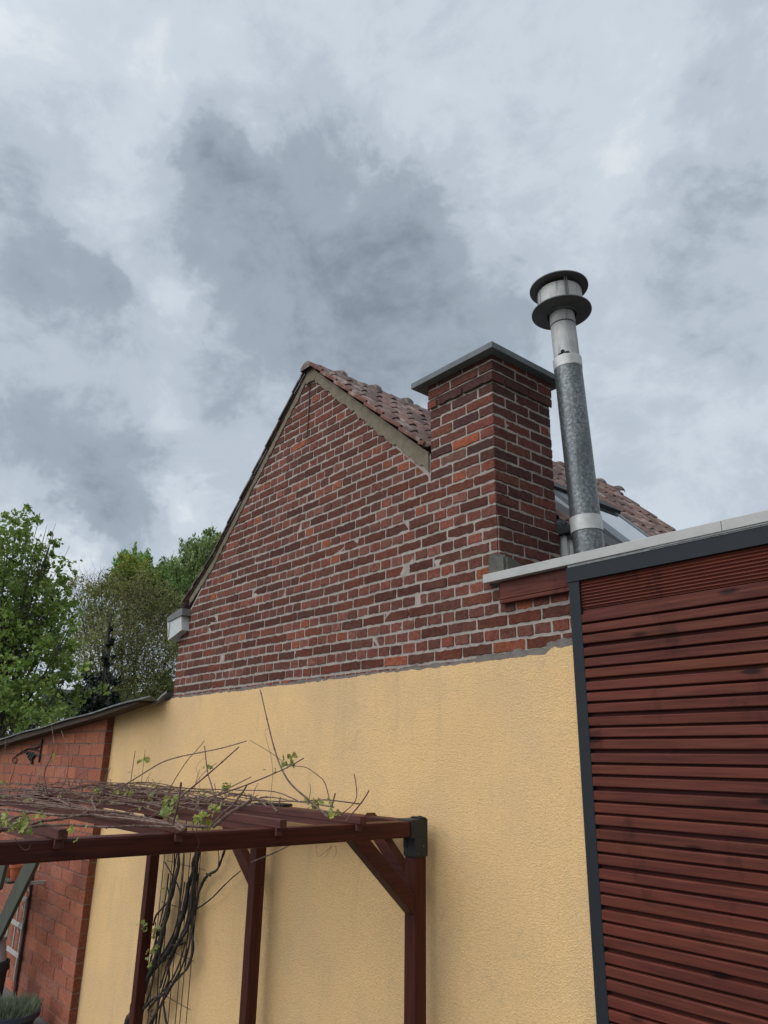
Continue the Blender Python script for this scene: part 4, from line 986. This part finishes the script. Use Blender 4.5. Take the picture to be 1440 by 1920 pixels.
# pots on the wall shelf
M_TERRA = m_metal('terracotta', (.42, .12, .055), .8, 0, .35, 12, .2)
def pot(name, c0, r0_, r1_, h, mat, label, cat='plant pot', soil=True, group=None, flip=False):
    t_ = Th(name, label, cat, c0, group); mb = MB()
    pr = [(r1_ * .05, 0), (r1_, 0), (r0_, h * .82), (r0_ * 1.10, h * .82), (r0_ * 1.10, h), (r0_ * .98, h), (r0_ * .93, h * .8), (r1_ * .9, .02), (r1_ * .05, .02)]
    mb.lathe(pr, c0, 32); t_.part('pot', mb, mat, smooth=True)
    return t_
sh_ = Th('wall_shelf', 'small grey shelf at the left edge holding two terracotta pots', 'shelf', (-10.6, -.45, 1.38)); mb = MB()
pA = at(*z6(90, 255), 1, -.45); pB = at(*z6(190, 265), 1, -.45)
mb.box(pA.x - .35, pB.x + .03, -.55, -.30, pA.z - .035, pA.z - .008, .004); sh_.part('board', mb, M_PLANK)
for xq in (pA.x - .2, pB.x - .05):
    mb = MB(); mb.box(xq, xq + .02, -.4, -.101, pA.z - .07, pA.z - .036); sh_.part('bracket', mb, M_PLAST_W)
pot('terracotta_pot', (pA.x, -.45, pA.z - .007), .085, .06, .17, M_TERRA, 'terracotta pot on the shelf, the one nearer the left edge', group='terracotta pots on the shelf'); pot('terracotta_pot', (pB.x - .02, -.45, pA.z - .007), .085, .06, .17, M_TERRA, 'terracotta pot on the shelf, the one beside the leaning plank', group='terracotta pots on the shelf')
# white bucket on dark tub
pc = at(-6, 1805, 1, -.55); gz = 0
pot('plastic_tub', (pc.x - .1, -.55, 0), .15, .13, pc.z, M_LEAD, 'black plastic tub at the lower left edge under the white bucket', 'tub')
pot('plastic_bucket', (pc.x - .1, -.55, pc.z + .004), .085, .125, .24, m_metal('milky_plastic', (.38, .39, .40), .4, 0, .15), 'upturned milky white plastic bucket standing on the black tub', 'bucket')
# lavender in its blue-grey pot
pl_ = at(18, 1896, 1, -.55); lz = max(pl_.z, .12)
lav = Th('potted_lavender', 'bushy grey-green lavender in a dark blue-grey pot in the bottom left corner', 'potted plant', (pl_.x, -.55, 0)); mb = MB()
RPT = .30
mb.lathe([(.02, 0), (.2, 0), (RPT - .02, lz - .05), (RPT, lz - .05), (RPT, lz), (RPT - .025, lz), (RPT - .04, lz - .06), (.02, lz - .07)], (pl_.x, -.55, 0), 40); lav.part('pot', mb, m_metal('blue_grey_pot', (.03, .036, .055), .45, 0, .2), smooth=True)
mb = MB(); r = random.Random(4)
for i in range(1100):
    a = r.uniform(0, 6.28); q_ = RPT * .85 * math.sqrt(r.random()); p = Vector((pl_.x + q_ * math.cos(a), -.55 + q_ * math.sin(a), lz - .05))
    d = Vector((math.cos(a) * q_ * 1.6 + r.gauss(0, .2), math.sin(a) * q_ * 1.6 + r.gauss(0, .2), 1)).normalized(); ln = r.uniform(.08, .19); w = d.orthogonal().normalized() * .004
    k = r.uniform(.6, 1.3); mid = p + d * ln * .6 + w * r.gauss(0, 2); mb.add([p - w, p + w, mid + w * 1.3, p + d * ln, mid - w * 1.3], [(0, 1, 2, 3, 4)], (k, k, k))
lav.part('foliage', mb, m_leaf('lavender_leaf', (.10, .125, .075), (.14, .16, .10), .7, .2))

# ------------------------------------------------------------------ trees
rng = np.random.default_rng(12)
def leafcloud(mb, clumps, n, size, colr, elong=1.5, droop=0.0, seed=1, jag=.55):
    """clumps: (centre Vector, radii); leaf-sized quads scattered through each clump's volume"""
    g_ = np.random.default_rng(seed); vol = np.array([rx * ry * rz for _, (rx, ry, rz) in clumps]) ** .8; pr = vol / vol.sum()
    cnt = g_.multinomial(n, pr)
    for (c0, R_), m_ in zip(clumps, cnt):
        if m_ == 0: continue
        sub = g_.normal(0, .52, (max(3, m_ // 26), 3)); idx = g_.integers(0, len(sub), m_)
        P = sub[idx] + g_.normal(0, .16, (m_, 3)) * jag * 1.6; P = P * np.array(R_)
        nz = g_.normal(0, 1, (m_, 3)) + np.array([0, 0, .5]); nz /= np.linalg.norm(nz, axis=1)[:, None]
        a = g_.normal(0, 1, (m_, 3)); a[:, 2] -= droop * 2.5; a -= nz * (a * nz).sum(1)[:, None]; a /= np.linalg.norm(a, axis=1)[:, None] + 1e-9; b = np.cross(nz, a)
        s_ = size * g_.uniform(.55, 1.25, m_)[:, None]
        if droop > .5:
            sub = g_.normal(0, .55, (max(4, m_ // 22), 3)); sub[:, 2] = np.abs(sub[:, 2]); idx = g_.integers(0, len(sub), m_); sl_ = g_.uniform(.5, 1.5, len(sub))
            P = sub[idx] * np.array(R_) + np.stack([g_.normal(0, .05, m_), g_.normal(0, .05, m_), -g_.random(m_) * sl_[idx] * R_[2] * 1.5], 1)
        C0 = P + np.array(c0)
        v = np.stack([C0 - a * s_ * elong * .5, C0 + b * s_ * .42 + a * s_ * .05 + nz * s_ * .1, C0 + a * s_ * elong * .5, C0 - b * s_ * .42 + nz * s_ * .1], 1).reshape(-1, 3)
        base = len(mb.v); mb.v += [tuple(p) for p in v.tolist()]; mb.f += [(base + 4 * i, base + 4 * i + 1, base + 4 * i + 2, base + 4 * i + 3) for i in range(m_)]
        ct = g_.uniform(.8, 1.2); k = ct * g_.uniform(.65, 1.35, m_)
        mb.c += [(float(q_ * colr[0] * w_), float(q_ * colr[1]), float(q_ * colr[2])) for q_, w_ in zip(k, g_.uniform(.85, 1.2, m_))]
def limbs(mb, base, top, clumps, r0_, seed, every=1, wig=.06):
    rr = random.Random(seed); base = Vector(base); top = Vector(top); H = top - base; tr_ = [base + H * t + Vector((rr.gauss(0, wig), rr.gauss(0, wig), 0)) * H.length * .2 * t for t in (0, .25, .5, .75, 1)]
    stem(mb, tr_, r0_, r0_ * .12, .15, 8, 4)
    for i, (c0, R_) in enumerate(clumps):
        if i % every: continue
        c0 = Vector(c0); t = max(.1, min(.9, ((c0.z - base.z) / max(H.z, .1)) * .6)); s_ = base + H * t
        m1 = s_.lerp(c0, .5) + Vector((0, 0, -.08 * (c0 - s_).length)) + Vector((rr.gauss(0, .1), rr.gauss(0, .1), rr.gauss(0, .1))) * R_[0]
        stem(mb, [s_, m1, c0], r0_ * .20, r0_ * .04, .1, 6, 4)
        for k in range(4):
            e = c0 + Vector((rr.gauss(0, .7) * R_[0], rr.gauss(0, .7) * R_[1], rr.gauss(0, .7) * R_[2])); stem(mb, [m1.lerp(c0, .4 + .15 * k), m1.lerp(e, .6), e], r0_ * .07, r0_ * .02, 0, 5, 3)
def twigs(mb, clumps, n, ln, rad, seed):
    rr = random.Random(seed); w = [a[0] * a[2] for _, a in clumps]
    for (c0, R_) in rr.choices(clumps, w, k=n):
        p = Vector(c0) + Vector((rr.gauss(0, .5) * R_[0], rr.gauss(0, .5) * R_[1], rr.gauss(0, .5) * R_[2])); d = Vector((rr.gauss(0, .6), rr.gauss(0, .6), 1)).normalized()
        l_ = ln * rr.uniform(.5, 1.5); x = d.orthogonal().normalized() * rad; m1 = p + d * l_ * .5 + Vector((rr.gauss(0, .08), rr.gauss(0, .08), 0)) * l_; e = p + d * l_ + Vector((rr.gauss(0, .15), rr.gauss(0, .15), 0)) * l_
        y = d.cross(x)
        mb.add([p + x, p - x * .5 + y * .87, p - x * .5 - y * .87, m1 + x * .7, m1 - x * .35 + y * .6, m1 - x * .35 - y * .6, e], [(0, 1, 4, 3), (1, 2, 5, 4), (2, 0, 3, 5), (3, 4, 6), (4, 5, 6), (5, 3, 6)])
def clumpset(l, dist, spread, seed):
    rr = random.Random(seed); out = []
    for (x, y, r_) in l:
        d = dist + rr.uniform(-spread, spread); s_ = d / FPX * 1.08
        out.append((far(x, y, d), (r_ * s_, r_ * s_, r_ * s_ * .9)))
    return out
def tree(name, label, cl, dist, spread, n, size, mat, trunkpx, r0_, seed, colr=(1, 1, 1), droop=0, elong=1.5, tw=None, every=1, jag=.55, ground=0.0):
    cs = clumpset(cl, dist, spread, seed); b = far(trunkpx[0], 1400, dist); b.z = ground; tp = far(trunkpx[0], trunkpx[1], dist)
    t_ = Th(name, label, 'tree', tuple(b), 'trees beyond the shed roof'); mb = MB(); limbs(mb, b, tp, cs, r0_, seed, every); t_.part('trunk', mb, M_TRUNK, smooth=True)
    if tw: mb = MB(); twigs(mb, cs, tw[0], tw[1], tw[2], seed); t_.part('twigs', mb, m_bark(name + '_twig', (.13, .095, .07), (.07, .052, .04), (1, 1, 1), 3))
    mb = MB(); leafcloud(mb, cs, n, size, colr, elong, droop, seed, jag); t_.part('crown', mb, mat)
    return t_
LG = m_leaf('lime_green_leaf', (.15, .23, .042), (.22, .30, .08)); LO = m_leaf('olive_bud_leaf', (.22, .26, .07), (.30, .31, .12)); LY = m_leaf('yellow_green_leaf', (.17, .22, .03), (.24, .28, .05))
LB = m_leaf('birch_leaf', (.18, .26, .08), (.24, .32, .12)); LD = m_leaf('ivy_leaf', (.012, .018, .010), (.022, .03, .016), .5, .1)
tree('broadleaf_tree', 'near bright green broadleaf tree filling the left edge above the shed roof',
     [(20, 1000, 48), (70, 1010, 26), (100, 1003, 12), (-20, 1060, 60), (30, 1080, 50), (78, 1070, 26), (92, 1045, 14), (100, 1110, 24), (115, 1085, 12), (50, 1140, 60), (-20, 1160, 70), (112, 1150, 34), (90, 1200, 46), (30, 1220, 60), (125, 1215, 28),
      (130, 1260, 26), (95, 1270, 40), (40, 1300, 56), (-10, 1290, 60), (110, 1320, 36), (70, 1345, 40), (10, 1355, 44), (135, 1170, 14), (52, 985, 22), (20, 1180, 50), (70, 1110, 36), (118, 1130, 14), (125, 1300, 22)], 15.5, 1.0, 15500, .078, LG, (20, 1120), .14, 41, (1, 1, 1), .1, 1.4)
tree('budding_tree', 'brown twiggy tree just coming into olive bud, between the green tree and the house',
     [(165, 1110, 26), (190, 1090, 22), (140, 1095, 18), (215, 1130, 45), (260, 1150, 50), (300, 1170, 45), (180, 1160, 40), (230, 1200, 55), (290, 1230, 50), (170, 1220, 42), (250, 1270, 50), (310, 1280, 40), (200, 1300, 40), (330, 1220, 24), (150, 1190, 30), (320, 1130, 30), (270, 1100, 26), (290, 1310, 30), (160, 1260, 24)],
     26, 1.5, 21000, .064, LO, (205, 1130), .16, 42, (.85, .82, .8), 0, 1.5, (3000, .5, .0055), 1, .75)
tree('ivy_covered_tree', 'dark ivy-smothered trunk standing low in front of the brown twiggy tree', [(172, 1310, 28), (190, 1280, 22), (200, 1240, 13), (205, 1205, 9), (165, 1335, 26), (205, 1320, 22), (185, 1345, 26), (207, 1180, 6)], 23, .5, 5200, .10, LD, (205, 1150), .22, 43, (1, 1, 1), .2, 1.3, None, 2)
tree('maple_tree', 'small yellow-green flowering tree top behind the brown twiggy tree', [(225, 1085, 26), (250, 1070, 24), (205, 1100, 20), (265, 1095, 26), (235, 1110, 26), (185, 1110, 12)], 29, 1, 5200, .10, LY, (235, 1095), .10, 44, (1, 1, 1), 0, 1.3)
tree('weeping_birch', 'drooping green birch crown to the left, behind the yellow-green tree top', [(245, 1052, 22), (268, 1048, 16), (228, 1062, 14), (285, 1065, 16), (270, 1085, 24), (240, 1080, 20), (300, 1095, 26), (222, 1075, 8), (290, 1120, 26)], 33, 1, 9500, .095, LB, (260, 1075), .10, 45, (.85, 1.0, .8), .9, 2.3)
tree('weeping_birch', 'taller pale drooping birch crown touching the left roof edge', [(385, 1015, 20), (402, 1025, 20), (365, 1030, 20), (350, 1050, 20), (330, 1065, 22), (310, 1062, 14), (380, 1060, 30), (350, 1090, 32), (320, 1110, 26), (375, 1110, 30), (350, 1140, 30), (395, 1045, 24), (340, 1020, 8), (395, 998, 10), (330, 1180, 26), (345, 1210, 20), (300, 1090, 14), (415, 1010, 12)], 34, 1.2, 15000, .095, LB, (370, 1050), .11, 46, (1, 1, 1), .9, 2.4)
tree('hedge_tree', 'far low dark green tree line glimpsed between the trunks', [(-20, 1340, 50), (60, 1350, 40), (130, 1350, 36), (200, 1345, 36), (260, 1335, 36), (320, 1325, 36), (230, 1310, 26), (300, 1300, 26), (340, 1290, 20)], 48, 3, 5200, .26, LG, (200, 1330), .2, 47, (.42, .45, .5), 0, 1.3, None, 1, .7)
# pale house far beyond the trees
fh = Th('far_house', 'pale house wall and roof just glimpsed through the leaves above the shed roof', 'house', tuple(far(95, 1400, 42)[:2]) + (0,))
pz = far(97, 1338, 42); mb = MB(); mb.box(pz.x - 2.5, pz.x + 2.5, pz.y, pz.y + 6, 0, pz.z); fh.part('wall', mb, M_WHITE)
mb = MB(); mb.prism([(pz.x - 2.9, pz.z), (pz.x + 2.9, pz.z), (pz.x + .3, pz.z + 1.2), (pz.x - .3, pz.z + 1.2)], lambda p: (p[0], pz.y - .3, p[1]), lambda p: (p[0], pz.y + 6.3, p[1])); fh.part('roof', mb, M_LEAD)
